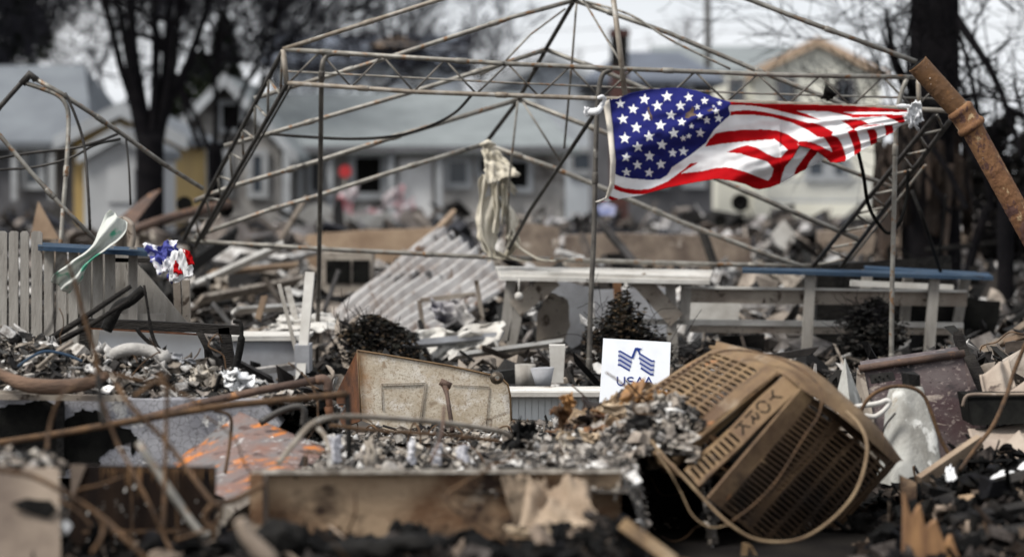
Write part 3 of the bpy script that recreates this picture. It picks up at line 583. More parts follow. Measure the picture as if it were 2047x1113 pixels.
pipe('rafter', [(508, 197, DF[1]), (766, 119, DF[1]), (1020, 36, DF[1]), (1148, 1, DF[1])], .018); pipe('rafter', [(1148, 1, DF[1]), (1336, 66, DF[1]), (1506, 138, DF[1]), (1643, 192, DF[1]), (1720, 222, DF[1])], .019)
pipe('rafter', [(448, 292, DF[2]), (519, 273, DF[2]), (821, 185, DF[2]), (998, 130, DF[2]), (1091, 99, DF[2])], .019); pipe('rafter', [(1091, 99, DF[2]), (1200, 140, DF[2]), (1294, 180, DF[2]), (1647, 321, DF[2]), (1790, 377, DF[2])], .018)
pipe('rafter', [(388, 402, DF[3]), (460, 374, DF[3]), (640, 321, DF[3]), (794, 272, DF[3]), (1037, 199, DF[3])], .021); pipe('rafter', [(1037, 199, DF[3]), (1211, 266, DF[3]), (1434, 358, DF[3]), (1520, 395, DF[3]), (1715, 478, DF[3])], .021)
pipe('rafter', [(385, 474, DF[4]), (538, 420, DF[4]), (640, 390, DF[4]), (802, 338, DF[4]), (968, 288, DF[4])], .02); pipe('rafter', [(968, 288, DF[4]), (1102, 334, DF[4]), (1207, 377, DF[4]), (1362, 444, DF[4]), (1520, 504, DF[4]), (1625, 540, DF[4])], .022)
pipe('ridge_pole', [peak0, (1148, 1, DF[1]), (1091, 99, DF[2]), (1037, 199, DF[3]), (968, 290, DF[4])], .018, 'steel_dark')
# near lattice beam
TB = MB()
def line(mb, a, b, r, n=6): mb.tube([W(*a), W(*b)], r, n)
pipe('top_chord', [(566, 99, 18), (1000, 127, 18), (1300, 140, 18), (1560, 150, 18), (1835, 155, 18)], .018, 'steel'); pipe('bottom_chord', [(572, 166, 18), (830, 184, 18), (1190, 197, 18), (1560, 207, 18), (1830, 218, 18), (1895, 222, 18)], .018, 'steel_rust')
pipe('middle_rod', [(575, 143, 18.2), (1000, 165, 18.2), (1500, 187, 18.2), (1890, 198, 18.2)], .008, 'steel')
def ych(x, a): 
    T = ((566, 99), (1000, 127), (1300, 140), (1560, 150), (1835, 155)); B = ((572, 166), (830, 184), (1190, 197), (1560, 207), (1895, 222))
    q = T if a else B
    for i in range(len(q)-1):
        if x <= q[i+1][0]: break
    return q[i][1]+(x-q[i][0])*(q[i+1][1]-q[i][1])/(q[i+1][0]-q[i][0])
m = MB(); x = 577; up = True; i = 0
while x < 1830:
    x2 = x+62.5; m.tube([W(x, ych(x, not up), 18), W(x2, ych(x2, up), 18)], .0085, 5); x = x2; up = not up
m.build('lacing', M['steel_mid'], fr)
pipe('end_post', [(566, 99, 18), (573, 168, 18)], .02, 'steel_rust'); pipe('end_post', [(1835, 155, 18), (1838, 219, 18)], .018, 'steel_rust')
# left and right lattice beams running back and down
def lattice(a0, a1, b0, b1, n, nm):
    pipe(nm, [a0, a1], .019, 'steel_dark'); pipe(nm, [b0, b1], .019, 'steel_dark')
    m = MB(); A0, A1, B0, B1 = [W(*p) for p in (a0, a1, b0, b1)]
    for i in range(n):
        t0 = i/n; t1 = (i+.5)/n; t2 = (i+1)/n
        m.tube([A0.lerp(A1, t0), B0.lerp(B1, t1)], .011, 5); m.tube([B0.lerp(B1, t1), A0.lerp(A1, t2)], .011, 5)
    m.build('lacing', M['steel'], fr)
lattice((564, 104, 18), (368, 478, 20.8), (574, 168, 18), (390, 492, 20.8), 8, 'side_chord')
pipe('side_chord', [(582, 172, 18.3), (404, 480, 20.8)], .01, 'steel_dark')
lattice((1872, 228, 18), (1626, 531, 20.8), (1902, 238, 18), (1681, 533, 20.8), 8, 'side_chord')
pipe('side_chord', [(1850, 330, 19), (1700, 520, 20.8)], .01, 'steel')
pipe('rear_pole', [(375, 481, 20.8), (632, 497, 20.8), (972, 514, 20.8), (1185, 521, 20.8), (1420, 528, 20.8), (1640, 532, 20.8)], .02)
# legs
pipe('leg', [(700, 110, 18), (668, 108, 18), (650, 116, 18), (643, 150, 18), (641, 300, 18.4), (638, 520, 19.4), (634, 700, 20.4), (633, 748, 20.6)], .019, 'steel_mid', smooth=4)
pipe('leg', [(1222, 140, 18), (1206, 148, 18), (1197, 180, 18), (1192, 260, 18), (1187, 480, 18), (1181, 600, 18), (1176, 800, 18)], .019, 'steel_mid', smooth=4)
pipe('leg', [(1812, 158, 18), (1798, 200, 18), (1791, 260, 18), (1787, 420, 18), (1783, 590, 18), (1781, 800, 18)], .018, smooth=4)
pipe('king_post', [(1226, -2, 18), (1238, 90, 18), (1250, 196, 18)], .021, 'steel_rust'); pipe('brace', [(1228, -80, 18), (1226, -2, 18)], .02)
pipe('brace', [(1192, 222, 18), (1130, 315, 19), (1060, 420, 20), (1008, 515, 20.8)], .017, 'steel_dark')
for a in ([(1166, 0, 18.6), (1205, 65, 18.3), (1246, 134, 18)], [(1153, 0, 18.8), (1142, 140, 19), (1128, 296, 19.5)], [(1035, 203, 20), (1018, 360, 20.4), (1012, 510, 20.8)], [(1045, 204, 20), (1120, 322, 20)]):
    pipe('brace', a, .009)
pipe('brace', [(1130, 18, 18.7), (1060, 70, 18.6), (1005, 128, 18.4)], .008); pipe('brace', [(1091, 99, 19.4), (1020, 122, 19.6), (960, 150, 19.8)], .012)
pipe('brace', [(1166, 2, 18.7), (1260, 30, 18.5), (1340, 80, 18.4), (1460, 138, 18.3)], .009, smooth=4)
# cables and shreds on the frame
def wire(label, pts, r, m='black', sm=6, name='cable', cat_='cable', n=6, group=None):
    mb = MB(); mb.tube(cat([W(*p) for p in pts], sm), r, n); return tag(mb.build(name, M[m]), label, cat_, group)
wire('black cable sagging from lattice beam along a rafter in front of the bungalow roof', [(540, 268, 19), (600, 273, 19), (700, 278, 19), (790, 272, 19), (860, 252, 19), (910, 225, 19), (945, 188, 18.1)], .012, 'charwood')
wire('black cable hanging below the flag towards the right lattice beam', [(1716, 306, 17.9), (1726, 350, 18), (1736, 410, 18.2), (1758, 450, 18.3), (1778, 466, 18.3), (1800, 440, 18.3), (1812, 395, 18.4), (1815, 340, 18.4)], .014, 'black')
wire('dark cable drooping to the blue rail beneath the burnt trunk', [(1822, 380, 20), (1846, 440, 20), (1866, 500, 20.4), (1880, 542, 20.6)], .016, 'char')
wire('thin dark wire beside the drooping cable under the burnt trunk', [(1890, 390, 20), (1886, 450, 20.2), (1874, 520, 20.6)], .009, 'char')
m = MB(); sheet(m, [W(1640, 196, 17.97), W(1652, 174, 17.97), W(1672, 190, 17.97), W(1655, 204, 17.97)], 6, 5, .03, .2, .01, 5, 3); m.tube([W(1650, 176, 17.97), W(1668, 192, 17.97)], .02); tag(m.build('shred_of_canvas', M['black']), 'small black shred of canvas caught on the lattice above the flag', 'canvas')
CV = mat('torn_canvas', (.66, .62, .53), (.46, .42, .33), 4, .85, 0, .3, spots=[((.12, .10, .08), 5, .64, .08)], trans=.15)
tcv = thing('torn_canvas', 'torn cream canvas cover hanging in strips from the rear peak of the frame', 'canvas', W(985, 520, 20.7))
m = MB()
sheet(m, [W(964, 292, 20.6), W(982, 288, 20.6), W(1044, 350, 20.5), W(972, 366, 20.5)], 18, 18, .05, .08, .003, 9, 1)
sheet(m, [W(962, 305, 20.62), W(978, 300, 20.62), W(1035, 385, 20.6), W(1020, 388, 20.6)], 12, 8, .04, .1, .006, 6, 2)
m.build('upper_flap', CV, tcv)
def ribbon(pts, w, seed, D=20.6, th=.006):
    P = cat([W(x, y, D) for x, y in pts], 8); mb = MB(); n = len(P)-1
    def fn(u, v):
        i = min(n-1, int(v*n)); p = P[i].lerp(P[i+1], v*n-i); ww = w*(.75+.6*noise.noise(Vector((v*5, seed, 0))))*(1 if .04 < v < .97 else .5)
        a = .8*math.sin(seed)+v*1.2+1.2*noise.noise(Vector((v*3, seed, 4))); return p+Vector((math.cos(a*.5), math.sin(a)*.7, 0))*(u-.5)*ww+nv(p+Vector((0, 0, seed)), 5)*.02+Vector((0, .03*math.sin(u*7+v*3), 0))
    mb.grid(fn, 8, 8*6, th); mb.build('hanging_strip', CV, tcv)
for k, (q, w) in enumerate((([(968, 350), (966, 395), (963, 440), (972, 480), (985, 512)], .055), ([(980, 350), (986, 400), (990, 440)], .04), ([(1006, 352), (1012, 400), (1024, 450), (1030, 480), (1014, 512)], .05), ([(1000, 352), (1004, 400), (1003, 450)], .03),
    ([(984, 392), (976, 430), (974, 470), (984, 505), (1005, 518)], .11), ([(1004, 400), (1020, 440), (1022, 480)], .07), ([(960, 430), (962, 470), (972, 500), (990, 517)], .05), ([(1020, 470), (1042, 500), (1075, 518), (1112, 520)], .06), ([(990, 500), (1020, 516), (1060, 524)], .07), ([(992, 360), (994, 420), (988, 470)], .05))): ribbon(q, w*(2.0 if k in (0, 2, 4, 5) else 1.2), k*1.7+1, 20.6+.03*(k % 3), .003)
m = MB(); m.tube([W(960, 290, 20.6), W(975, 284, 20.55), W(990, 290, 20.6)], [.012, .024, .012], 8); m.build('knot', CV, tcv)
# left, smaller frame
f2 = thing('canopy_frame', 'smaller bent pipe frame with a low peak at the left edge', 'canopy frame', (xat(100, 17.5), 17.5, 0))
pipe('rafter', [(-60, 300, 17.5), (0, 214, 17.5), (48, 160, 17.5), (60, 152, 17.5)], .019, 'steel_dark', f2)
pipe('rafter', [(60, 152, 17.5), (120, 186, 17.5), (185, 228, 17.6), (250, 272, 17.8), (330, 330, 18), (404, 376, 18.6)], .018, 'steel', f2)
pipe('rafter', [(50, 166, 17.5), (85, 178, 17.5), (114, 190, 17.5), (131, 208, 17.5), (137, 240, 17.5), (133, 330, 17.4), (126, 420, 17.3), (120, 500, 17.2)], .017, 'steel', f2, smooth=4)
pipe('rafter', [(-40, 228, 17.3), (0, 271, 17.3), (60, 342, 17.3), (120, 408, 17.3), (195, 484, 17.3)], .017, 'steel', f2)
pipe('brace', [(130, 186, 17.5), (150, 230, 17.5), (168, 290, 17.5), (176, 380, 17.4), (180, 460, 17.4)], .011, 'steel_dark', f2, smooth=4)
pipe('brace', [(252, 276, 17.8), (258, 340, 17.7), (261, 410, 17.7)], .008, 'steel_dark', f2, smooth=4)
m = MB(); m.tube([W(44, 168, 17.5), W(60, 148, 17.5), W(72, 160, 17.5)], .03); m.build('peak_joint', M['steel_dark'], f2)
wire('upper loose dark wire strung across the small left frame', [(-10, 318, 17.6), (60, 306, 17.6), (150, 296, 17.6), (200, 282, 17.6), (235, 268, 17.8)], .011, 'steel_dark')
wire('lower loose dark wire strung across the small left frame', [(-10, 340, 17.6), (70, 334, 17.6), (140, 316, 17.6), (190, 290, 17.6), (240, 278, 17.8)], .010, 'steel_dark')
# ================================================================ FLAG
def c1(x, y): return (1170+x/4.28, 160+y/4.28)
def c2(x, y): return (1440+x/4.874, 180+y/4.874)
def C1(l): return [c1(*p) for p in l]
def C2(l): return [c2(*p) for p in l]
outline = [(1216, 200), (1235, 198), (1240, 195), (1259, 187), (1294, 180), (1334, 176), (1362, 176), (1392, 181), (1427, 194), (1455, 203), (1461, 204.5), (1522, 208.5), (1604, 210), (1686, 212), (1748, 215), (1789, 219), (1826, 224), (1826, 246),
           (1807, 249), (1801, 251), (1785, 264), (1772, 272), (1754, 283), (1740, 291), (1721, 301), (1709, 310), (1690, 322), (1672, 325), (1660, 324), (1650, 316), (1641, 322), (1612, 337), (1588, 350), (1559, 367), (1538, 375), (1518, 379), (1506, 376), (1489, 368), (1460, 361), (1432, 357),
           (1380, 366), (1333, 375), (1282, 390), (1233, 399), (1197, 406), (1196, 403), (1217, 392), (1226, 370), (1230, 347), (1229, 300), (1224, 253)]
canton = [(1217, 200), (1235, 198), (1240, 195), (1259, 186), (1294, 179), (1334, 175), (1362, 175), (1392, 180), (1427, 193), (1460, 203), (1461, 209), (1456, 215), (1460, 230), (1446, 242), (1427, 260), (1411, 286), (1380, 310), (1343, 335), (1334, 350), (1320, 358), (1301, 360), (1263, 357), (1238, 352), (1229, 348), (1229, 300), (1223, 253)]
reds = [C2([(95, 100), (400, 120), (1200, 140), (1900, 190), (1900, 217), (1700, 214), (1855, 225), (1855, 255), (1600, 255), (1280, 272), (950, 292), (700, 235), (480, 180), (300, 153), (160, 146), (95, 150)]),
        C2([(98, 210), (250, 197), (400, 210), (600, 250), (850, 320), (930, 325), (1010, 360), (1100, 410), (1085, 440), (1140, 460), (1180, 520), (1210, 600), (1228, 670), (1200, 720), (1130, 720), (1060, 712), (1010, 650), (940, 600), (860, 570), (770, 545), (745, 515), (780, 500), (880, 505), (960, 540), (1092, 605), (1075, 560), (1030, 490), (1010, 465), (945, 455), (850, 390), (700, 320), (500, 265), (300, 240), (150, 242), (98, 250)]),
        C2([(1180, 300), (1270, 288), (1370, 292), (1450, 335), (1350, 356), (1300, 385), (1330, 400), (1370, 530), (1376, 620), (1308, 645), (1300, 560), (1270, 480), (1240, 405), (1295, 385), (1250, 345)]),
        C2([(1350, 362), (1430, 345), (1600, 333), (1500, 350), (1400, 362)]), C2([(1425, 390), (1500, 380), (1525, 420), (1532, 510), (1468, 550), (1450, 450)]), C2([(1600, 345), (1680, 345), (1686, 410), (1616, 460), (1610, 400)]),
        C2([(1590, 258), (1780, 250), (1800, 310), (1772, 326), (1740, 320), (1690, 290)]),
        C1([(1025, 572), (1060, 510), (1115, 458), (1200, 440), (1350, 430)])+C2([(100, 398), (200, 390), (400, 385), (550, 395), (650, 430), (760, 500), (750, 525), (770, 550), (720, 640), (630, 750), (600, 830), (578, 930), (480, 980), (380, 990), (320, 975), (240, 940), (100, 900)])+C1([(1300, 880), (1120, 860), (900, 895), (700, 940), (480, 980), (390, 975), (300, 955), (245, 930), (250, 895), (330, 925), (450, 940), (560, 930), (700, 870), (850, 760), (900, 715), (970, 705), (880, 760), (820, 800), (1000, 780), (1130, 750), (1230, 748)])+C2([(0, 752), (100, 757), (250, 800), (465, 885), (500, 840), (520, 770), (460, 700), (380, 675), (300, 655), (200, 620), (60, 607), (160, 565), (260, 538), (350, 560), (450, 620), (530, 655), (590, 655), (655, 585), (620, 550), (530, 480), (400, 488), (200, 505), (0, 527)]),
        C2([(880, 570), (950, 605), (870, 700), (830, 780), (715, 835), (740, 760), (800, 680)]), C1([(205, 988), (285, 1018), (240, 1038), (196, 1012)]), C1([(115, 1038), (190, 1036), (180, 1060), (112, 1062)])]
whites = [C2([(740, 203), (900, 205), (1060, 212), (1150, 230), (1290, 265), (1180, 290), (1020, 292), (950, 285), (850, 240)]), C2([(1190, 215), (1500, 212), (1850, 222), (1855, 242), (1780, 246), (1600, 235), (1300, 238)])]
stars = [(300, 205, 44), (410, 250, 48), (322, 335, 50), (437, 408, 52), (338, 500, 53), (450, 573, 50), (350, 662, 46), (447, 727, 46), (353, 790, 44), (507, 165, 50), (617, 222, 50), (528, 312, 48), (643, 387, 52), (547, 485, 52), (657, 555, 50), (550, 652, 50), (647, 722, 48), (547, 793, 44), (700, 142, 52), (815, 222, 47), (735, 300, 47), (757, 457, 50), (748, 625, 44), (840, 612, 46), (885, 150, 44), (825, 360, 42), (1020, 180, 38), (958, 232, 30), (985, 455, 44), (980, 310, 34), (1040, 345, 38), (1140, 330, 42), (1120, 268, 36), (1148, 200, 26), (908, 395, 28), (838, 500, 32), (885, 480, 28), (1098, 225, 13)]
burns = [C1([(850, 325), (860, 285), (900, 262), (915, 225), (935, 250), (925, 285), (960, 300), (905, 312), (880, 330)]), C1([(530, 240), (545, 225), (552, 275), (575, 310), (570, 350), (555, 320), (540, 280)]), C1([(1040, 262), (1090, 240), (1100, 250), (1060, 275)])]
under = C2([(770, 545), (860, 570), (940, 600), (1010, 645), (980, 690), (840, 765), (720, 830), (580, 910), (600, 830), (630, 750), (720, 640)])
import numpy as np
def inside(poly, X, Y):
    r = np.zeros(X.shape, bool); n = len(poly)
    for i in range(n):
        x1, y1 = poly[i]; x2, y2 = poly[(i+1) % n]
        if y1 == y2: continue
        k = ((y1 > Y) != (y2 > Y)) & (X < (x2-x1)*(Y-y1)/(y2-y1)+x1); r ^= k
    return r
def star_poly(x, y, r, a=0):
    o = []
    for k in range(10):
        q = -math.pi/2+k*math.pi/5+a; rr = r if k % 2 == 0 else r*.42; o.append(c1(x+math.cos(q)*rr, y+math.sin(q)*rr))
    return o
GS = 1.15; gx = np.arange(1190, 1832, GS); gy = np.arange(170, 412, GS); GX, GY = np.meshgrid(gx, gy)
MX = GX[:-1, :-1]+GS/2; MY = GY[:-1, :-1]+GS/2
ins = inside(outline, MX, MY); colr = np.zeros(MX.shape, int)
for p in reds: colr[inside(p, MX, MY)] = 1
for p in whites: colr[inside(p, MX, MY)] = 0
cm = inside(canton, MX, MY); colr[cm] = 2
for i, (x_, y_, r_) in enumerate(stars): colr[inside(star_poly(x_, y_, r_, .12*math.sin(i*2.3)), MX, MY) & cm] = 0
for p in burns: colr[inside(p, MX, MY)] = 3
und = inside(under, MX, MY); vund = inside(under, GX, GY)
# folds: a smooth relief that follows the pull lines towards the knot at the right
def fold(px, py):
    u = (px-1215)/610.0; cy = 285-60*u-25*math.sin(u*3.0); hw = 92*(1-u)**.8+14; v = (py-cy)/hw
    d = .065*math.sin(3.2*v+5.5*u+.4)*(1-.5*u)+.014*math.sin(9*v-4*u+1.3)*min(1, u*1.6+.15)+.008*math.sin(17*v+9*u)*min(1, u+.1)
    q = (px-1330)*.6+(py-250)*.9; d += .035*math.exp(-((py-(236-(px-1390)*.32))/9)**2)*math.exp(-((px-1410)/55)**2)
    d += .05*math.exp(-((px-1500)/45.0)**2)*math.sin((py-270)/22.0)
    d += .035*noise.noise(Vector((px*.012, py*.022, 3)))+.012*noise.noise(Vector((px*.045, py*.06, 8)))
    if px > 1560: # crease along the lower lap
        e = py-(288+(1700-px)*.05-(px-1690)*.33*(px > 1690)); d += .03*math.tanh(e/5.0)
    return d
fd = thing('flag', 'large red, white and blue flag with scorch marks, stretched and folded along the frame', 'flag', W(1520, 380, 17.8))
mb = MB(); idx = {}; DFL = 17.72
def vid(i, j, ud):
    k = (i, j)
    if k not in idx:
        px, py = gx[j], gy[i]; D = DFL-fold(px, py)+(.07 if vund[i, j] else 0); idx[k] = len(mb.v); mb.v.append(W(px, py, D))
    return idx[k]
for i, j in zip(*np.nonzero(ins)):
    ud = bool(und[i, j])
    mb.f.append((vid(i, j, ud), vid(i+1, j, ud), vid(i+1, j+1, ud), vid(i, j+1, ud))); mb.sm.append(True); mb.mi.append(int(colr[i, j]))
def cloth(name, c_): return mat(name, c_, tuple(x*.86 for x in c_), 6, .8, 0, .10, 160, trans=.32, spec=.05)
fo = mb.build('cloth', [cloth('flag_white', (.88, .88, .89)), cloth('flag_red', (.47, .007, .011)), cloth('flag_blue', (.024, .028, .17)), mat('flag_scorch', (.03, .02, .018), (.12, .08, .05), 20)], fd)
so2 = fo.modifiers.new('thick', 'SOLIDIFY'); so2.thickness = .003
hd = MB(); L_ = [(1205, 204), (1213, 253), (1220, 323), (1219, 366), (1210, 396), (1190, 403)]; R_ = [(1218.5, 200), (1225, 253), (1231, 323), (1229, 366), (1219, 392), (1199, 406)]
def hfn(u, v):
    q = v*5; i = min(4, int(q)); f = q-i; l = (L_[i][0]+(L_[i+1][0]-L_[i][0])*f, L_[i][1]+(L_[i+1][1]-L_[i][1])*f); r = (R_[i][0]+(R_[i+1][0]-R_[i][0])*f, R_[i][1]+(R_[i+1][1]-R_[i][1])*f)
    x_, y_ = l[0]+(r[0]-l[0])*u, l[1]+(r[1]-l[1])*u; return W(x_, y_, DFL-.006-fold(x_, y_)-.01*math.sin(u*3.14))
hd.grid(hfn, 5, 30, .004); hd.build('header_band', mat('flag_header', (.60, .57, .51), (.5, .46, .40), 5, .8, 0, .2), fd)
WC = mat('white_rope_cloth', (.82, .83, .84), (.66, .67, .69), 8, 1, 0, .3, 40, spec=0, trans=.2)
kn = MB(); kn.tube(cat([W(1206, 206, 17.7), W(1200, 216, 17.66), W(1195, 222, 17.65), W(1184, 224, 17.7), W(1174, 223, 17.75)]), [.014+.012*abs(noise.noise(Vector((i*.4, 0, 5))))+.0006*i for i in range(25)], 10)
kn.tube(cat([W(1196, 196, 17.65), W(1204, 193, 17.63), W(1209, 200, 17.66), W(1200, 212, 17.66)]), .013, 8); sheet(kn, [W(1168, 214, 17.7), W(1190, 218, 17.7), W(1190, 230, 17.7), W(1170, 233, 17.72)], 12, 8, .03, .1, .004, 6, 3); kn.build('tie_knot', WC, fd)
kn = MB()
def blob(mb, c, r, s, nu=20, nvv=12, amp=.35, f=3):
    def fn(u, v):
        a = u*6.2832; b = (v-.5)*3.14159; d = Vector((math.cos(a)*math.cos(b), math.sin(a)*math.cos(b), math.sin(b)))
        k = 1+amp*noise.fractal(d*f+Vector((s, s, s)), 1, 2, 3); return Vector(c)+Vector((d.x*r[0], d.y*r[1], d.z*r[2]))*k
    mb.grid(fn, nu, nvv)
blob(kn, W(1832, 216, 17.68), (.03, .04, .04), 1, 30, 20, .8, 2.5); blob(kn, W(1828, 236, 17.68), (.035, .04, .045), 4, 30, 20, .8, 2.5); blob(kn, W(1806, 212, 17.7), (.05, .015, .014), 5)
sheet(kn, [W(1812, 215, 17.6), W(1840, 203, 17.6), W(1846, 240, 17.62), W(1818, 256, 17.62)], 20, 20, .06, .1, .004, 4, 5); sheet(kn, [W(1822, 206, 17.64), W(1838, 210, 17.6), W(1834, 258, 17.62), W(1812, 250, 17.62)], 16, 16, .06, .12, .004, 4, 6)
kn.build('tie_knot', WC, fd)
# ================================================================ DECK, BENCH, RAILS (depth about 20 m)
def box3(mb, x0, x1, z0, z1, y0, y1): mb.box(((x0+x1)/2, (y0+y1)/2, (z0+z1)/2), (x1-x0, y1-y0, z1-z0))
def pxbox(mb, x0, y0, x1, y1, D, dep): a = W(x0, y0, D); b = W(x1, y1, D); box3(mb, a.x, b.x, b.z, a.z, D, D+dep)
t = thing('counter', 'white outdoor counter with slanted braces behind the sign', 'counter', W(1200, 750, 20.6))
m = MB(); m.plate([W(990, 532, 20.9), W(1000, 552, 20.3), W(1418, 560, 20.3), W(1425, 540, 20.9)], (0, 0, -.035)); m.build('top', M['white'], t)
m = MB(); m.beam(W(1000, 549, 20.35), W(1420, 562, 20.35), .03, .07); m.build('front_rail', M['white'], t)
for a, b in (((1022, 556), (1008, 680)), ((1040, 600), (1022, 690)), ((1340, 560), (1345, 720)), ((1372, 560), (1368, 640))):
    m = MB(); m.beam(W(*a, 20.5), W(*b, 20.5), .085, .085); m.build('leg', M['fence'], t)
for a, b in (((1108, 556), (1030, 618)), ((1275, 556), (1352, 640))):
    m = MB(); m.beam(W(*a, 20.45), W(*b, 20.45), .15, .04, up=(0, 1, 0)); m.build('brace', M['taupe'], t)
m = MB(); m.tube([W(1038, 556, 20.2), W(1037, 585, 20.2)], .006); blob(m, W(1037, 592, 20.2), (.035, .035, .035), 2, amp=.05); m.build('hanging_bulb', M['white'], t)
t = thing('deck_railing', 'grey plank railing with a long slate-blue cap at the right', 'railing', W(1700, 760, 20.5))
m = MB(); m.plate([W(1484, 534, 20.6), W(1484, 539, 20.3), W(1986, 553, 20.3), W(1975, 545, 20.7)], (0, 0, -.03)); m.build('rail_cap', M['blue'], t)
m = MB(); m.plate([W(1728, 531, 21.1), W(1728, 535, 20.9), W(1960, 548, 20.9), W(1950, 543, 21.2)], (0, 0, -.03)); m.build('rail_cap', M['blue'], t, 'paler second blue cap set behind the first')
for a, b, D in (((1620, 546), (1610, 755), 20.4), ((1868, 553), (1856, 720), 20.4), ((1930, 556), (1905, 690), 21.2), ((1735, 540), (1728, 600), 21.2), ((1816, 545), (1806, 680), 21.2)):
    m = MB(); m.beam(W(*a, D), W(*b, D), .085, .06, up=(0, 1, 0)); m.build('post', M['fence'], t)
for a, b, w, D, k in (((1368, 590), (1932, 598), .12, 20.5, 'taupe'), ((1368, 574), (1932, 582), .02, 20.45, 'white'), ((1160, 641), (1925, 650), .045, 20.6, 'white'), ((1380, 657), (1925, 662), .06, 20.62, 'taupe'), ((1700, 566), (1905, 575), .05, 20.9, 'white')):
    m = MB(); m.beam(W(*a, D), W(*b, D), w, .05, up=(0, 1, 0)); m.build('plank', M[k], t)
slab('siding_sheet', 'pale siding sheet standing behind the grey plank railing', 'sheet', [(1376, 600), (1480, 605), (1476, 645), (1372, 640)], 21.6, .05, M['white'])
slab('scorched_siding', 'tall grey burnt panel leaning under the white counter, by the thin leg', 'panel', [(1085, 620), (1110, 560), (1180, 575), (1185, 740), (1100, 700)], 21.2, .05, M['gray'], jit=2, sub=4)
slab('scorched_siding', 'taupe peeled panel leaning under the counter beside the hanging bulb', 'panel', [(1075, 625), (1098, 585), (1135, 600), (1140, 650), (1120, 700), (1075, 695)], 20.9, .03, M['taupe'], jit=3, sub=4)
slab('scorched_siding', 'pale grey panel leaning behind the dark conical shrub', 'panel', [(1185, 580), (1330, 575), (1340, 690), (1190, 720)], 21.9, .05, M['gray'], jit=2, sub=4)
bm_('stud', 'single orange-brown stud standing under the white counter', 'stud', (1233, 558), (1236, 606), 21.4, 21.4, .07, .07, M['rust_pipe'])
slab('charred_board', 'black charred panel behind the lower deck planks', 'panel', [(1440, 672), (1530, 668), (1526, 705), (1450, 706)], 20.8, .04, M['char'])
m = MB(); m.box((xat(1760, 21.6), 21.6, .42), (1.15, .7, .95), None, .06); 
tag(m.build('burnt_cabinet', M['char']), 'low black burnt-out cabinet under the deck railing', 'cabinet')
slab('charred_siding', 'black sheet of charred siding right of the deck railing', 'sheet', [(1925, 592), (2000, 604), (1985, 690), (1900, 720), (1905, 620)], 21.9, .08, M['black'], jit=2, sub=3)
DS = mat('scorched_shrub_leaves', (.05, .035, .02), island=[(.008, .007, .005), (.03, .019, .010), (.005, .005, .004), (.07, .045, .022), (.012, .012, .006)], scale=3)
DK = mat('black_shrub_leaves', (.01, .01, .01), island=[(.008, .008, .007), (.02, .016, .012), (.012, .012, .010)], scale=3)
leafy('scorched_shrub', 'scorched brown conical shrub right behind the white sign', 1255, 18.6, .34, .0, .80, 12, 5600, False, 'shrub', .055, DS)
leafy('scorched_shrub', 'black burnt shrub in front of the railing, between its two posts', 1745, 19.6, .30, .2, .66, 13, 3600, False, 'shrub', .07, DK)
leafy('scorched_shrub', 'small charred shrub behind the rusty white panel', 742, 19.0, .42, -.02, .56, 15, 4200, False, 'shrub', .06, DS)
m = MB(); rs = random.Random(2)
for k in range(16): p = W(745+rs.uniform(-15, 15), 700, 18.9); branch(m, p, Vector((rs.uniform(-.6, .6), 0, 1)).normalized(), .22, .012, 3, rs, 4, .2, .1, 4, (1, 2), .003)
tag(m.build('charred_twigs', M['char']), 'black charred twigs sticking up out of the small shrub', 'twigs')
# corrugated sheet
t = None; cs = [W(662, 628, 22.5), W(878, 452, 25.5), W(1040, 560, 24.0), W(838, 690, 21.5)]
CG = mat('corrugated_sheet_paint', (.50, .485, .47), (.30, .275, .26), 1.6, .6, .1, .2, stretch=(1, 1, 1), spots=[((.26, .21, .18), 2.2, .54, .12), ((.045, .04, .038), 1.3, .60, .06), ((.16, .10, .065), 3, .60, .08)])
m = MB(); nrm = (cs[1]-cs[0]).cross(cs[3]-cs[0]).normalized()
m.grid(lambda u, v: bil(*cs, u+.02*noise.noise(Vector((v*14, u, 2)))*(u in (0.0, 1.0)), v)+nrm*(.045*math.sin(v*2*math.pi*10)+.08*noise.noise(Vector((u*2, v*2, 1)))), 20, 120, .004)
tag(m.build('corrugated_sheet', CG), 'whitish corrugated roofing sheet lying tilted on the debris, centre', 'roofing sheet')
m = MB(); 
for a, b in (((840, 600), (950, 588)), ((838, 600), (846, 660)), ((952, 560), (965, 640))): m.beam(W(*a, 21.6), W(*b, 21.6), .05, .04)
tag(m.build('sash_frame', M['taupe']), 'burnt empty window sash lying on the corrugated sheet', 'window frame')
m = MB(); sheet(m, [W(860, 600, 21.5), W(930, 598, 21.5), W(945, 640, 21.4), (W(870, 640, 21.4))], 14, 10, .12, .1, .01, 6, 4); tag(m.build('crumpled_foil', mat('sooty_foil', (.05, .05, .08), (.5, .48, .46), 3, .5, 0, .4)), 'crumpled sooty foil caught inside the burnt sash', 'foil')
for k, (q, lab, mk) in enumerate((([(840, 668), (1000, 640), (1010, 700), (850, 720)], 'dirty white tarp crumpled in front of the corrugated sheet', 'white'), ([(560, 628), (665, 625), (680, 652), (540, 655)], 'flat white sheet lying left of the corrugated sheet', 'white'), ([(500, 655), (640, 648), (640, 690), (505, 690)], 'dull cream sheet bent above the grey box', 'taupe'))):
    m = MB(); sheet(m, [W(*p, 20.2) for p in q], 22, 14, .22 if k == 0 else .1, .05, .01, 6, 30+k, lambda u, v: Vector((0, -.3*v, 0))); tag(m.build('crumpled_tarp', M[mk]), lab, 'tarp')
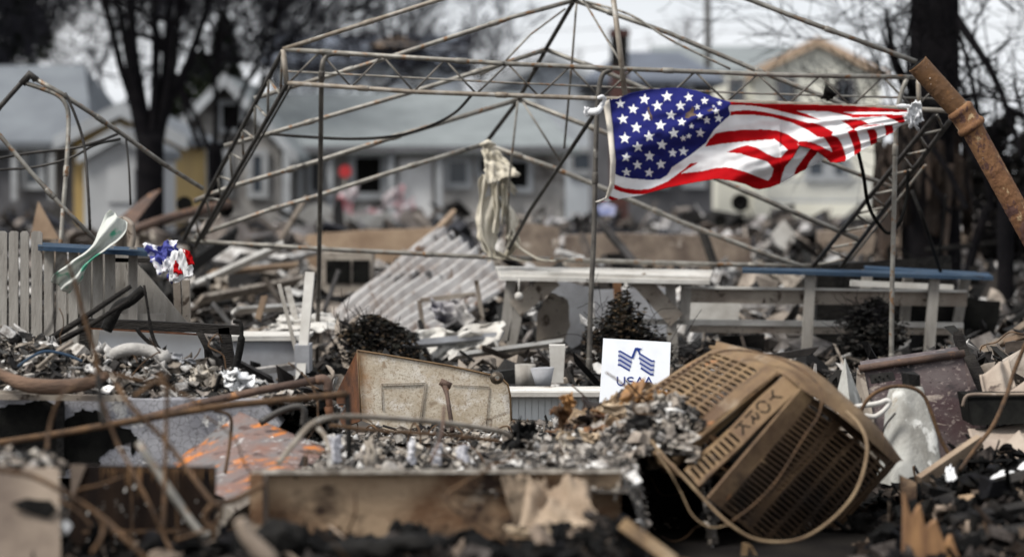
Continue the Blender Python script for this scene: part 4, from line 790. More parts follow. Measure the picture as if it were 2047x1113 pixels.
# grey box, white posts
t = thing('utility_box', 'plain blue-grey steel box half buried left of centre', 'box', W(535, 760, 18.5))
m = MB(); m.box((xat(535, 18.5), 18.75, .19), (.55, .5, .42), None, .02); m.build('body', M['gray'], t); m = MB(); m.box((xat(535, 18.5), 18.75, .415), (.60, .56, .035), None, .02); m.build('lid', M['white'], t)
slab('flat_box', 'smaller grey steel box face right of the blue-grey box', 'box', [(588, 690), (618, 690), (618, 745), (590, 748)], 18.2, .3, M['gray'])
bm_('square_post', 'square off-white post leaning beside the tall frame leg', 'post', (620, 545), (600, 765), 18.4, 18.2, .07, .07, M['white'])
bm_('square_post', 'thin bent grey stake crossing the off-white post', 'post', (558, 568), (597, 720), 18.6, 18.4, .03, .03, M['fence'])
slab('white_block', 'square white post stub standing on the rubble left of the sign', 'block', [(1098, 690), (1130, 690), (1126, 765), (1102, 765)], 17.6, .12, M['white'])
m = MB(); c0 = W(1055, 770, 17.2)
m.tube([W(1050, 775, 17.3), W(1050, 728, 17.3)], [.07, .075], 14); tag(m.build('paint_bucket', M['fence']), 'small whitish bucket on the low wall left of the square stub', 'bucket')
m = MB(); m.tube([W(1086, 775, 17.1), W(1084, 735, 17.1)], [.05, .085], 14); tag(m.build('metal_bucket', M['gray']), 'grey metal pail beside the whitish bucket', 'bucket')
# low beadboard wall, ledge
t = thing('beadboard_wall', 'low white beadboard wall with a ledge, left of the sign', 'wall', W(1050, 900, 16.6))
m = MB(); a = W(985, 780, 16.6); b = W(1330, 905, 16.6); x = a.x
while x < b.x: box3(m, x, x+.042, b.z-.1, a.z, 16.6, 16.66); x += .045
box3(m, a.x-.3, b.x, b.z-.1, a.z-.01, 16.64, 16.72); m.build('boards', mat('white_beadboard', (.58, .60, .60), (.52, .54, .54), 3, .6, 0, .05), t)
m = MB(); m.plate([W(930, 772, 16.9), W(930, 784, 16.5), W(1330, 784, 16.5), W(1330, 772, 16.9)], (0, 0, -.03)); m.build('ledge', M['white'], t)
# ================================================================ LEFT PICKET FENCE (depth about 16.5 m)
t = thing('picket_fence', 'faded grey board fence with a slate-blue rail at the left edge', 'fence', W(100, 850, 16.5))
xx = -30
while xx < 330:
    w = R.uniform(21, 26); top = 462 if xx < 62 else 494; m = MB(); D = 16.5+R.uniform(-.015, .015)
    if xx < 175 or R.random() < .6:
        y1 = 850; m.plate([W(xx+2, y1, D), W(xx+w-2.5, y1, D), W(xx+w-2.5+R.uniform(-1, 1), top+R.uniform(-3, 3)+4, D), W(xx+w-7, top, D), W(xx+6, top, D), W(xx+2, top+4, D)], (0, .02, 0)); m.build('picket', M['fence'], t)
    xx += w
m = MB(); m.plate([W(76, 484, 16.75), W(76, 492, 16.3), W(325, 505, 16.3), W(325, 497, 16.75)], (0, 0, -.03)); m.build('rail_cap', M['blue'], t)
m = MB(); m.beam(W(-30, 640, 16.55), W(330, 640, 16.55), .03, .09, up=(0, 0, 1)); m.build('cross_rail', M['fence'], t)
t = thing('patio_chair', 'grey patio chair with a rounded back standing behind the picket fence rail', 'chair', W(290, 800, 17.2))
m = MB(); m.grid(lambda u, v: W(222+46*u+4*math.sin(v*3), 498-66*v+14*(2*u-1)**2*v, 17.1+.12*math.cos((u-.5)*3.14)), 12, 12, .03); m.build('backrest', M['taupe'], t)
m = MB(); m.plate([W(205, 500, 17.5), W(215, 515, 16.9), W(345, 518, 16.9), W(330, 503, 17.5)], (0, 0, -.03)); m.build('seat', M['charwood'], t)
for a, b in (((240, 518), (250, 640)), ((352, 520), (360, 700)), ((372, 560), (374, 690))): m = MB(); m.beam(W(*a, 16.95), W(*b, 16.95), .06, .05); m.build('leg', M['taupe'], t)
slab('solid_boards', 'pale grey solid panel standing right of the picket fence', 'panel', [(130, 600), (175, 500), (255, 505), (380, 650), (372, 800), (130, 800)], 16.9, .04, M['fence'], jit=1, sub=3)
GC = mat('green_white_cloth', (.62, .64, .60), (.10, .40, .27), 3.6, .6, 0, .2, trans=.35, lo=.52, hi=.58, detail=3)
m = MB(); PTS = cat([W(236, 434, 16.3), W(226, 455, 16.25), W(200, 490, 16.2), W(168, 520, 16.2), (W(140, 548, 16.2)), W(120, 575, 16.25)], 6)
def cl(u, v):
    q = v*(len(PTS)-1); i = min(len(PTS)-2, int(q)); p = PTS[i].lerp(PTS[i+1], q-i); w = (.085+.03*math.sin(v*9))*(1.1-.2*v)
    return p+Vector((.78, 0, -.60))*(u-.5)*w*1.5+Vector((0, .05*math.sin(u*9+v*5), 0))+nv(p, 9)*.012
m.grid(cl, 12, 50, .003); tag(m.build('plastic_cloth', GC), 'thin green and white cloth twisted over the fence rail', 'cloth')
rg = MB(); rt = [((288, 492), (335, 486), (362, 512), (300, 520)), ]
sheet(rg, [W(284, 490, 16.2), W(352, 482, 16.2), W(362, 530, 16.15), W(318, 548, 16.1)], 24, 24, .045, .08, .004, 6, 11)
sheet(rg, [W(325, 500, 16.15), W(340, 498, 16.15), W(352, 560, 16.1), W(338, 562, 16.1)], 10, 20, .06, .05, .004, 6, 12)
tr_ = tag(rg.build('rag_flag', mat('rag_blue', (.035, .04, .19), (.55, .55, .58), 7, .7, 0, .1, lo=.56, hi=.60, spots=[((.45, .02, .03), 9, .66, .02), (SOOT, 5, .62, .05)], detail=2)), 'small torn red, white and blue flag rag draped on the chair', 'flag')
rg = MB(); rg.m = 0
stripes = [((343, 502), (360, 500), (356, 560), (338, 562), 0), ((358, 498), (372, 500), (376, 556), (356, 560), 0), ((366, 497), (380, 503), (388, 530), (376, 528), 1), ((344, 535), (352, 520), (366, 548), (350, 552), 1), ((340, 545), (386, 528), (384, 552), (348, 566), 0)]
for a, b, c_, d, k in stripes:
    rg.m = k; sheet(rg, [W(*a, 16.08-.012*k), W(*b, 16.08-.012*k), W(*c_, 16.06-.012*k), W(*d, 16.06-.012*k)], 8, 12, .025, .05, .003, 5, 13)
rg.build('striped_corner', [bpy.data.materials['flag_white'], bpy.data.materials['flag_red']], tr_)
# ================================================================ NEAR RUBBLE (depth 8 to 15.5 m)
def heap(name, label, topf, x0, x1, Dc, D0, D1, zb, mt, n, s0, s1, kinds, seed, bedm='bed', chipname=None, amp=.05, nu=90, nvv=26, tail=1.0):
    """mound whose crest follows topf(px) at depth Dc, falling to zb in front (D0) and to the ground behind (D1)"""
    def zz(px, D):
        zt = zat(topf(px), Dc)
        if D < Dc: k = (D-D0)/(Dc-D0); k = max(0, k)**.8; zl = zb
        else: k = max(0, 1-(D-Dc)/(D1-Dc))**tail; zl = 0
        e = min(1, (px-x0)/40, (x1-px)/40); e = max(0, e)**.5
        return (zl+(zt-zl)*k)*e+amp*noise.fractal(Vector((px*.02+seed, D*3, seed)), 1, 2, 4)*k*e+(-.08)*(1-e)
    t = thing(name, None, None, (xat((x0+x1)/2, Dc), Dc, 0)); tag(t, label, 'rubble', kind='stuff')
    m = MB(); m.grid(lambda u, v: (xat(x0+(x1-x0)*u, D0+(D1-D0)*v), D0+(D1-D0)*v, zz(x0+(x1-x0)*u, D0+(D1-D0)*v)), nu, nvv); m.build('bed', M[bedm], t)
    m = MB()
    def pos():
        px = R.uniform(x0, x1); D = R.uniform(D0, Dc+(D1-Dc)*.45) if R.random() < .8 else R.uniform(Dc-.15, Dc+.15); return Vector((xat(px, D), D, zz(px, D)))
    scatter(m, pos, n, s0, s1*1.25, kinds, .5); scatter(m, pos, int(n*1.1), s0*.45, s0*1.1, (0, 5, 0, 1), .6); scraps(m, pos, max(6, n//75), s1*.9, s1*2.3)
    m.build('fragments', M[mt], t); m = MB(); tangle(m, pos, max(4, n//160), .15, .6, .004); m.build('wires', M['rust_rod'], t, 'thin rusty wires'); return zz
def pl(pts):                                            # piecewise linear profile
    def f(x):
        if x <= pts[0][0]: return pts[0][1]
        for (a, b), (c_, d) in zip(pts, pts[1:]):
            if x <= c_: return b+(d-b)*(x-a)/(c_-a)
        return pts[-1][1]
    return f
heap('ash_rubble', 'pale ash and plaster flakes heaped at left on the burnt cabinet', pl([(-40, 665), (40, 676), (110, 700), (190, 712), (260, 718), (380, 735), (450, 752), (520, 782), (600, 812), (700, 840)]), -40, 700, 13.0, 12.55, 14.3, .48, 'ash', 5200, .010, .075, (6, 3, 4, 2), 1)
heap('ash_rubble', 'pale crumbs of plaster spread on the long box crest', pl([(480, 990), (580, 950), (660, 890), (760, 898), (900, 905), (1020, 892), (1110, 872), (1180, 858), (1300, 850)]), 480, 1300, 11.8, 9.6, 13.4, .42, 'ashlite', 5200, .008, .045, (6, 4, 4, 2), 2, amp=.04)
heap('scorched_rubble', 'brown and black scorched scraps heaped up below the white sign', pl([(1090, 885), (1130, 855), (1180, 836), (1230, 820), (1290, 812), (1340, 812), (1400, 825), (1470, 895)]), 1090, 1470, 11.9, 11.3, 13.0, .30, 'leafy', 3000, .014, .10, (5, 2, 7, 1), 3, 'beddark', amp=.07)
heap('scorched_rubble', 'grey-white board crumbs piled against the upper grille of the rusty unit', pl([(1225, 850), (1290, 822), (1340, 800), (1390, 822), (1410, 850), (1420, 900)]), 1225, 1425, 11.15, 10.85, 11.7, .42, 'ashlite', 1700, .012, .065, (6, 4, 2, 2), 4, 'beddark', amp=.03)
heap('charred_rubble', 'black char and ash along the bottom edge in front of the long box', pl([(-60, 1090), (120, 1110), (300, 1105), (500, 1092), (560, 1072), (600, 1085), (700, 1096), (900, 1086), (1050, 1092), (1150, 1075), (1230, 1050), (1300, 1110)]), -60, 1290, 8.9, 7.4, 9.6, .2, 'charbits', 3400, .015, .085, (5, 4, 3, 3), 5, 'beddark', amp=.05)
heap('charred_rubble', 'black charred timber heap in the bottom right corner', pl([(1740, 1040), (1820, 990), (1900, 970), (1960, 935), (2100, 925)]), 1700, 2200, 12.2, 8.2, 13.4, .12, 'charbits', 3800, .02, .10, (5, 3, 2, 4), 6, 'beddark', amp=.08)
heap('charred_rubble', 'sooty black hollow filled with char beneath the rusty unit', pl([(1230, 900), (1300, 960), (1400, 1060), (1600, 1100), (1850, 1060)]), 1220, 1880, 12.3, 11.3, 13.0, .02, 'charbits', 1400, .02, .07, (5, 3, 2, 3), 7, 'beddark', amp=.05)
heap('scorched_rubble', 'grey and brown rubble bank behind the maroon appliance', pl([(1640, 790), (1760, 800), (1900, 745), (1980, 735), (2120, 720)]), 1600, 2160, 14.8, 13.4, 16.0, .2, 'debris', 1500, .03, .2, (4, 3, 2, 4), 8, 'beddark')
heap('ash_rubble', 'thin drift of ash around the foot of the rusty white panel', pl([(560, 850), (700, 868), (1000, 868), (1120, 850), (1160, 880)]), 540, 1180, 13.9, 12.4, 15.2, .3, 'ash', 2400, .010, .05, (6, 3, 3, 3), 9)
# larger flakes and curls that stand out on the heaps
def curlp(name, label, cat_, q, D, mk, seed, amp=.03, rag=.12, nu=14, nvv=10, bend=None, group=None):
    m = MB(); P = [W(p[0], p[1], D if not isinstance(D, (list, tuple)) else D[i]) for i, p in enumerate(q)]
    sheet(m, P, nu, nvv, amp, rag, .004, 6, seed, bend); return tag(m.build(name, M[mk] if isinstance(mk, str) else mk), label, cat_, group)
LEAF1 = mat('toasted_paint_curl', (.30, .16, .06), (.14, .07, .03), 6, .6, 0, .2)
PALE = mat('pale_paint_curl', (.55, .44, .31), (.42, .32, .22), 6, .7, 0, .2)
curlp('paint_curl', 'tan curl of scorched paint standing up in front of the sign', 'paint curl', [(1228, 828), (1250, 772), (1290, 755), (1278, 822)], 11.6, LEAF1, 51, bend=lambda u, v: Vector((0, -.06*math.sin(u*3), 0)))
curlp('paint_curl', 'brown folded scrap in front of the bottom right of the sign', 'paint curl', [(1290, 806), (1300, 776), (1348, 784), (1346, 818)], 11.5, LEAF1, 52)
curlp('paint_curl', 'small brown cup-shaped curl at the left tip of the scorched heap', 'paint curl', [(1118, 792), (1145, 786), (1150, 812), (1135, 822)], 11.7, LEAF1, 53, bend=lambda u, v: Vector((0, .04*math.sin(u*3.1), 0)))
curlp('paint_curl', 'long pale peeled strip arching over the scorched heap', 'paint curl', [(1202, 808), (1275, 812), (1288, 850), (1205, 822)], 11.45, PALE, 54, .04)
curlp('paint_curl', 'pale peeled strip hanging down the scorched heap', 'paint curl', [(1262, 818), (1285, 822), (1290, 868), (1272, 862)], 11.4, PALE, 55, .04)
curlp('paint_curl', 'tan leaf-like flake on the crest left of the scorched heap', 'paint curl', [(1112, 880), (1122, 858), (1150, 872), (1138, 898)], 11.3, PALE, 56)
curlp('paint_curl', 'cream flake lying right of the tan leaf-like flake', 'paint curl', [(1160, 862), (1198, 868), (1200, 892), (1170, 888)], 11.3, PALE, 57)
curlp('crumpled_paper', 'crumpled white paper mass at the right end of the left ash heap', 'paper', [(440, 748), (470, 735), (520, 765), (470, 790)], 12.7, 'white2', 58, .10, .12, 26, 20)
curlp('crumpled_paper', 'grey-white fluttering paper ash beside the crumpled white mass', 'paper', [(375, 735), (430, 732), (450, 790), (380, 780)], 12.75, 'ashlite', 59, .08, .15, 24, 18)
curlp('ash_crust', 'ragged grey ash crust peak standing on the crest left of the scorched heap', 'ash crust', [(1000, 900), (1040, 845), (1065, 850), (1062, 900)], [11.6, 11.7, 11.7, 11.6], 'ash', 60, .07, .2, 22, 16)
BK = 'burnt_bark'
m = MB(); m.tube(cat([W(-20, 735, 12.4), W(20, 757, 12.35), (W(60, 770, 12.3)), W(120, 773, 12.3), W(180, 765, 12.35), W(215, 748, 12.4)]), [.02+.02*math.sin(i/30*3.1) for i in range(31)], 10)
tag(m.build('bark_slab', mat(BK, (.17, .105, .07), (.07, .045, .032), 7, .85, 0, .7, 30, stretch=(.5, 1, 3))), 'curved brown strip of bark below the left ash heap', 'bark')
# ------------------------------------------------ left cabinet with crackled enamel
t = thing('burnt_cabinet', 'burnt metal cabinet with crackled grey enamel and black holes, under the left ash heap', 'cabinet', W(220, 1000, 12.5))
def polyb(name, px, D, th, m_, parent=None, jit=0, sub=1, label=None):
    mb = MB(); q = rpoly(px, jit, sub) if jit else px
    P = [W(p[0], p[1], d) for p, d in zip(q, D)] if isinstance(D, (list, tuple)) else [W(p[0], p[1], D) for p in q]
    mb.plate(P, (0, th, 0)); return mb.build(name, m_ if not isinstance(m_, str) else M[m_], parent, label)
polyb('front', [(-20, 796), (230, 798), (520, 800), (560, 850), (500, 940), (400, 955), (100, 955), (-20, 950)], 12.45, .3, 'crackle', t)
polyb('hole', [(-20, 812), (30, 808), (70, 800), (112, 806), (128, 836), (120, 878), (118, 935), (60, 935), (-20, 935)], 12.445, .01, 'black', t, 5, 5)
polyb('hole', [(132, 838), (165, 815), (200, 824), (215, 848), (262, 858), (268, 882), (232, 890), (205, 910), (192, 932), (125, 935), (122, 880)], 12.445, .01, 'black', t, 4, 5)
polyb('hole', [(255, 866), (274, 872), (270, 900), (264, 912), (262, 885)], 12.444, .01, 'black', t, 2, 3)
m = MB(); m.beam(W(-20, 792, 12.4), W(255, 796, 12.4), .03, .03); m.beam(W(-20, 783, 12.42), W(70, 785, 12.42), .02, .02); m.build('rim', M['taupe'], t)
m = MB(); m.beam(W(120, 800, 12.42), W(122, 950, 12.42), .04, .04); m.build('upright', M['char'], t)
# crates and boards in the foreground
m = MB(); P = [W(-40, 936, 8.6), W(118, 936, 8.6), W(122, 1130, 8.5), W(-40, 1130, 8.5)]; m.plate(P, (-.1, .12, 0)); t = m.build('scorched_box', M['beige']); tag(t, 'pale scorched box front, out of focus in the bottom left corner', 'box')
polyb('hole', [(20, 1008), (55, 996), (100, 1000), (113, 1016), (98, 1034), (70, 1028), (40, 1018)], 8.535, .01, 'char', t, 2, 3)
heap('ash_rubble', 'chalky crumbs lying on top of the pale scorched box', pl([(-60, 905), (60, 912), (125, 930)]), -60, 140, 8.9, 8.6, 9.2, .63, 'ashlite', 420, .012, .05, (5, 5, 1, 0), 10, amp=.01, nu=20, nvv=10)
t = thing('burnt_plywood', 'burnt black wooden panel with drip marks, bottom left', 'panel', W(285, 1120, 9.3))
polyb('face', [(140, 930), (430, 934), (428, 1125), (140, 1125)], 9.3, .04, 'drip', t); polyb('side_stile', [(140, 928), (172, 930), (150, 985), (142, 1020)], 9.29, .006, 'beige', t, 2, 3)
m = MB()
for x in (262, 352): m.beam(W(x, 935, 9.28), W(x+3, 1120, 9.28), .004, .006)
m.beam(W(165, 1062, 9.28), W(428, 1060, 9.28), .006, .012); m.build('seam', M['rust_rod'], t)
m = MB()
for k in range(26):
    x = 205+k*8.6+R.uniform(-3, 3); w = R.uniform(1.2, 4.2); l_ = R.uniform(6, 60)*(.5+.5*math.sin(k*.9)**2); m.plate([W(x-w/2, 935.5, 9.298), W(x+w/2, 935.5, 9.298), W(x+w*.3, 938+l_*.7, 9.298), W(x, 940+l_, 9.298), W(x-w*.3, 938+l_*.6, 9.298)], (0, .0015, 0))
m.build('drip_stain', mat('drip_stain', (.26, .15, .07), (.12, .06, .03), 20), t)
m = MB()
for k in range(70): c0 = W(R.uniform(175, 425), R.uniform(960, 1110), 9.296); s_ = R.uniform(.001, .005)*R.random(); m.box(c0, (s_*2, .002, s_*2*R.uniform(.6, 2)), Matrix.Rotation(R.random(), 3, 'Y'))
m.build('ash_specks', M['white'], t)
t = thing('long_wooden_box', 'long scorched brown wooden box front lying across the foreground', 'box', W(880, 1090, 9.6))
m = MB(); m.plate([W(534, 948, 9.5), W(1242, 944, 9.7), W(1240, 1062, 9.7), (W(1100, 1078, 9.65)), W(534, 1068, 9.5)], (0, .03, 0)); m.build('front', M['woodbox'], t)
m = MB(); m.beam(W(513, 945, 9.46), W(513, 1078, 9.46), .05, .06, up=(0, 1, 0)); m.build('end_post', M['woodbox'], t); m = MB(); m.beam(W(530, 948, 9.47), W(530, 1070, 9.47), .022, .05, up=(0, 1, 0)); m.build('end_post', M['beige'], t)
m = MB(); m.plate([W(505, 938, 9.44), W(1243, 936, 9.66), W(1243, 936, 9.9)+Vector((0, 0, .0)), W(505, 938, 9.9)], (0, 0, -.018)); m.build('top_edge', M['ashlite'], t)
curlp('torn_board_skin', 'tan torn board skin hanging over the long box, left piece', 'board skin', [(1000, 950), (1058, 948), (1078, 1025), (1030, 1055)], 9.6, 'paper', 61, .02, .05)
curlp('torn_board_skin', 'wide tan torn board skin leaning on the right end of the long box', 'board skin', [(1072, 955), (1170, 955), (1198, 1062), (1028, 1060)], [9.62, 9.6, 9.3, 9.3], 'paper', 62, .07, .06, 20, 16)
curlp('paint_curl', 'pale split flake at the foot of the wide board skin', 'paint curl', [(1010, 1052), (1088, 1062), (1085, 1078), (1015, 1064)], 9.0, PALE, 63, .02)
curlp('paint_curl', 'second pale flake right of the first at the foot of the board skin', 'paint curl', [(1092, 1058), (1165, 1075), (1168, 1090), (1098, 1072)], 9.0, PALE, 64, .02)
m = MB(); m.tube(cat([W(478, 1036, 7.4), W(498, 1075, 7.4), W(545, 1125, 7.4)]), [.018, .02, .021, .023, .024, .025, .026, .027, .028, .03, .03, .03, .03], 8); tag(m.build('bleached_stick', M['beige']), 'blurred bleached stick poking up from the bottom edge', 'stick')
m = MB(); blob(m, W(562, 1078, 8.6), (.085, .07, .07), 5, 26, 16, .4); tag(m.build('charred_lump', M['char']), 'big black charred lump in front of the left end of the long box', 'char lump')
m = MB(); blob(m, W(735, 1096, 8.4), (.13, .07, .035), 6, 26, 12, .4); blob(m, W(830, 1085, 8.4), (.12, .07, .03), 7, 26, 12, .4); tag(m.build('charred_plank', M['char']), 'flat black charred plank lying along the foot of the long box', 'plank')
m = MB(); m.beam(W(1245, 1048, 8.6), W(1350, 1125, 8.5), .045, .05, up=(0, -1, .3)); tag(m.build('scorched_lath', M['rust_tan']), 'orange-brown lath slanting down to the bottom edge left of the rusty unit', 'lath')
# rust mottled metal sheet
curlp('rusty_metal_sheet', 'metal sheet blotched with bright orange rust, leaning in the ash', 'metal sheet', [(345, 925), (478, 822), (668, 900), (470, 1010)], [11.9, 12.15, 11.7, 10.6], 'rust_orange', 70, .012, .012, 20, 16)
m = MB(); m.beam(W(440, 1040, 10.4), W(528, 985, 10.8), .06, .14, up=(0, -1, .3)); tag(m.build('ashy_plank', M['taupe']), 'ash-covered plank end below the orange-rusted sheet', 'plank')
# ------------------------------------------------ rusty white panel with knob
t = thing('metal_appliance_shell', 'rust-stained white metal appliance shell with a round knob, tilted in the centre', 'appliance shell', W(860, 905, 14))
fc = [(714, 700), (770, 709), (900, 731), (985, 750), (1004, 757), (1015, 768), (1020, 790), (1023, 860), (1010, 888), (870, 892), (722, 840)]
P = [W(x, y, 14.0+.1*(x-714)/300) for x, y in fc]; e = W(672, 784, 14.42)-W(714, 700, 14.0)
m = MB(); m.plate(P, (0, .02, 0)); m.build('front', M['enamel'], t)
m = MB(); m.plate([W(714, 700, 13.998), W(722, 840, 13.998), W(676, 860, 14.5), W(672, 786, 14.42)], (.01, .02, 0)); m.build('side', M['rust_deep'], t)
m = MB(); m.tube([W(x, y, 13.995+.1*(x-714)/300) for x, y in fc[:8]], .006, 6); m.tube([W(714, 700, 13.99), W(722, 840, 13.99)], .005, 6); m.build('edge_bead', M['rust_tan'], t)
m = MB()
def fl(a, b): m.tube([W(a[0], a[1], 13.995+.1*(a[0]-714)/300), W(b[0], b[1], 13.995+.1*(b[0]-714)/300)], .0025, 4)
for g_ in (([(762, 767), (852, 765), (842, 850)], [(762, 767), (765, 820)], [(765, 771), (848, 769), (838, 850)]), ([(905, 769), (978, 773), (972, 852)],)):
    m = MB()
    for q in g_:
        for a, b in zip(q, q[1:]): fl(a, b)
    m.build('moulding', M['taupe'], t)
m = MB(); c0 = W(993, 754, 14.05); blob(m, c0+Vector((0, -.03, 0)), (.04, .035, .038), 3, 20, 12, .05); kb = m.build('knob', mat('bronze_knob', (.10, .08, .06), (.05, .04, .03), 20, .45, .6, .2), t)
m = MB(); m.tube([c0+Vector((0.004, -.07, 0)), c0+Vector((.004, -.055, 0))], .014, 14); m.build('knob_button', M['steel'], kb)
m = MB(); m.tube([W(884, 764, 13.5), W(890, 772, 13.5), W(894, 790, 13.45), W(905, 862, 13.3)], [.018, .020, .012, .014], 8); m.tube([W(880, 762, 13.5), W(902, 772, 13.5)], .02, 8)
tag(m.build('rusty_valve_stem', M['brown_pipe']), 'rusty T-topped valve stem standing in front of the white panel', 'valve')
# ------------------------------------------------ pipes and rods
def rod(label, pts, r, mk, n=8, sm=6, name='rusty_rod', cat_='rod', group=None):
    m = MB(); P = cat([W(*p) for p in pts], sm) if sm else [W(*p) for p in pts]; m.tube(P, r, n); return tag(m.build(name, M[mk]), label, cat_, group)
t = thing('elbow_pipe', 'thick rusty pipe with an elbow, running down into the ash left of the white panel', 'pipe', W(640, 850, 12.3))
m = MB(); m.tube([W(282, 838, 12.2), W(400, 806, 12.25), W(520, 780, 12.3), W(636, 759, 12.35)], .021, 12); m.build('pipe', M['brown_pipe'], t)
m = MB(); m.tube(cat([W(632, 760, 12.35), W(646, 758, 12.35), W(655, 765, 12.35), W(656, 780, 12.35)], 5), .026, 12); m.build('elbow', M['brown_pipe'], t)
m = MB(); m.tube([W(656, 778, 12.35), W(661, 832, 12.35)], .018, 10); m.tube([W(657, 812, 12.35), W(661, 836, 12.35)], .022, 10); m.build('riser', M['rust_deep'], t)
rod('long tan-rusted rod spanning from the left edge to the black upright', [(-20, 888, 10.4), (110, 868, 10.5), (208, 851, 10.5), (420, 815, 10.6), (560, 800, 10.7), (694, 787, 10.8)], [.016]*31, 'rust_rod', name='long_rod')
rod('black upright bar at the end of the long rod', [(694, 786, 10.8), (697, 860, 10.8), (699, 945, 10.7)], .014, 'char', sm=0, name='upright_bar', cat_='bar')
rod('short thick charred pipe bent over in front of the elbow pipe', [(520, 845, 11.9), (560, 822, 11.9), (596, 812, 11.9), (608, 822, 11.9), (606, 850, 11.9)], .017, 'steel_dark')
rod('charred twisted stick leaning under the bent charred pipe', [(590, 872, 11.8), (612, 845, 11.8), (622, 835, 11.8)], .008, 'char')
rod('tan curved conduit arching over the ash to the right', [(556, 926, 9.8), (585, 890, 9.9), (620, 850, 10), (655, 835, 10.1), (700, 832, 10.3), (780, 836, 10.5), (900, 846, 10.8), (1000, 862, 11.0), (1020, 872, 11.1)], .0125, 'steel_rust', name='conduit', cat_='conduit')
rod('dark lower rod running right under the tan conduit', [(660, 850, 10.6), (760, 861, 10.7), (900, 870, 10.8), (1000, 882, 10.9)], .0085, 'rust_rod')
rod('looped end of conduit dropping to the long box', [(636, 856, 9.9), (650, 872, 9.85), (658, 900, 9.8), (660, 935, 9.7)], .0095, 'steel_rust', name='conduit', cat_='conduit')
rod('small square-bent rod standing on the long box', [(610, 935, 9.7), (612, 903, 9.7), (660, 904, 9.75)], .006, 'rust_rod', sm=0)
rod('left of two short twisted bars hanging into the ash mid-centre', [(880, 845, 10.4), (872, 880, 10.3), (845, 925, 10.2)], .006, 'steel_dark')
rod('right of two short twisted bars, orange rusted, mid-centre', [(888, 812, 10.4), (882, 870, 10.3), (860, 925, 10.2)], .007, 'brown_pipe')
rod('orange rod leaning on the top of the rusted sheet', [(428, 820, 11.2), (460, 832, 11.2), (460, 880, 11.2), (450, 945, 11.1)], .008, 'rust_rod')
rod('tall tan tapering rod standing in the left ash heap', [(134, 520, 9.6), (151, 569, 9.6), (170, 640, 9.6), (189, 701, 9.6), (196, 745, 9.6)], [.007+.004*i/24 for i in range(25)], 'rust_rod')
rod('dark hooked rod curving up beside the picket fence', [(130, 514, 9.9), (122, 517, 9.9), (112, 545, 9.9), (107, 580, 9.9), (109, 625, 9.9), (100, 655, 9.9), (72, 684, 9.9)], [.005+.002*math.sin(i/36*3) for i in range(37)], 'steel_dark')
rod('short black rod parallel to the hooked rod', [(113, 526, 10), (110, 545, 10), (109, 580, 10)], .008, 'black')
for k, (pts, r, lab) in enumerate((
    ([(198, 745, 9.2), (150, 772, 9.1), (120, 795, 9), (100, 850, 9), (92, 915, 8.9)], .0075, 'thin rusty rod dropping left from the knot of rods'),
    ([(200, 743, 9.2), (260, 755, 9.2), (330, 770, 9.2), (408, 812, 9.2)], .007, 'thin rusty rod reaching right from the knot of rods'),
    ([(232, 768, 9.1), (262, 812, 9), (330, 880, 9), (380, 945, 8.9), (420, 998, 8.8), (442, 1020, 8.8), (430, 1050, 8.8), (428, 1075, 8.8)], .0095, 'long bent rod crossing the black panel, hooked at its end'),
    ([(205, 800, 8.9), (232, 880, 8.9), (262, 935, 8.8), (300, 1010, 8.7), (330, 1075, 8.7), (356, 1130, 8.6)], .0065, 'orange rod arcing down to the bottom edge before the black panel'),
    ([(318, 745, 9.0), (333, 780, 9), (332, 860, 9), (330, 960, 8.9), (326, 1060, 8.8)], .0085, 'upright brown rod in front of the black panel'),
    ([(268, 792, 9.1), (300, 770, 9.1), (326, 752, 9.1), (338, 756, 9.1)], .008, 'short arching rod at the left ash heap'),
    ([(-20, 937, 8.2), (60, 950, 8.2), (130, 985, 8.2), (200, 1030, 8.2), (250, 1075, 8.1), (300, 1125, 8.1)], .009, 'long sagging rod across the pale scorched box'),
    ([(198, 1028, 8.15), (207, 1055, 8.15), (200, 1080, 8.1), (184, 1105, 8.1)], .008, 'short hooked branch off the long sagging rod'),
    ([(118, 998, 8.4), (160, 1025, 8.4), (184, 1052, 8.4)], .006, 'small stub rod under the long sagging rod'),
    ([(528, 968, 9.0), (470, 998, 8.9), (425, 1010, 8.8), (410, 1035, 8.8), (430, 1065, 8.8)], .012, 'thick ochre pipe curling left of the long box'),
    ([(350, 1078, 8.6), (380, 1070, 8.6), (412, 1058, 8.6)], .006, 'tiny rod stub at the foot of the grey conduit'))):
    rod(lab, pts, r, 'rust_rod', 7)
rod('straight grey conduit slanting down across the black panel', [(276, 884, 9.0), (330, 965, 8.95), (395, 1058, 8.9), (420, 1070, 8.9)], .0155, 'steel', name='conduit', cat_='conduit', sm=4)
rod('black charred stick hanging from the knot of rods over the cabinet', [(196, 748, 9.5), (200, 790, 9.5), (207, 848, 9.5)], .011, 'steel_dark')
m = MB(); m.tube(cat([W(212, 724, 13.0), W(228, 708, 12.95), W(255, 698, 12.9), W(290, 700, 12.9), W(325, 712, 12.9), W(345, 722, 12.95)]), [.034]*31, 12); m.tube([W(322, 705, 12.9), W(332, 722, 12.9)], .039, 12)
tag(m.build('bent_duct', mat('ashy_grey_duct', (.40, .39, .37), (.2, .19, .18), 5, .7, .1, .5, 26, spots=[((.06, .055, .05), 7, .62, .04)])), 'bent grey flexible duct arching on the left ash heap', 'duct')
curlp('saddle_cap', 'grey flared saddle-shaped cap right of the bent duct', 'cap', [(330, 742), (350, 705), (392, 718), (385, 745)], 12.9, 'gray', 75, .06, .04, 18, 14)
rod('blue-grey cable lying over the left ash heap', [(36, 732, 12.6), (65, 712, 12.6), (92, 702, 12.6), (130, 708, 12.6), (165, 722, 12.6)], .008, 'blue', name='old_cable', cat_='cable')
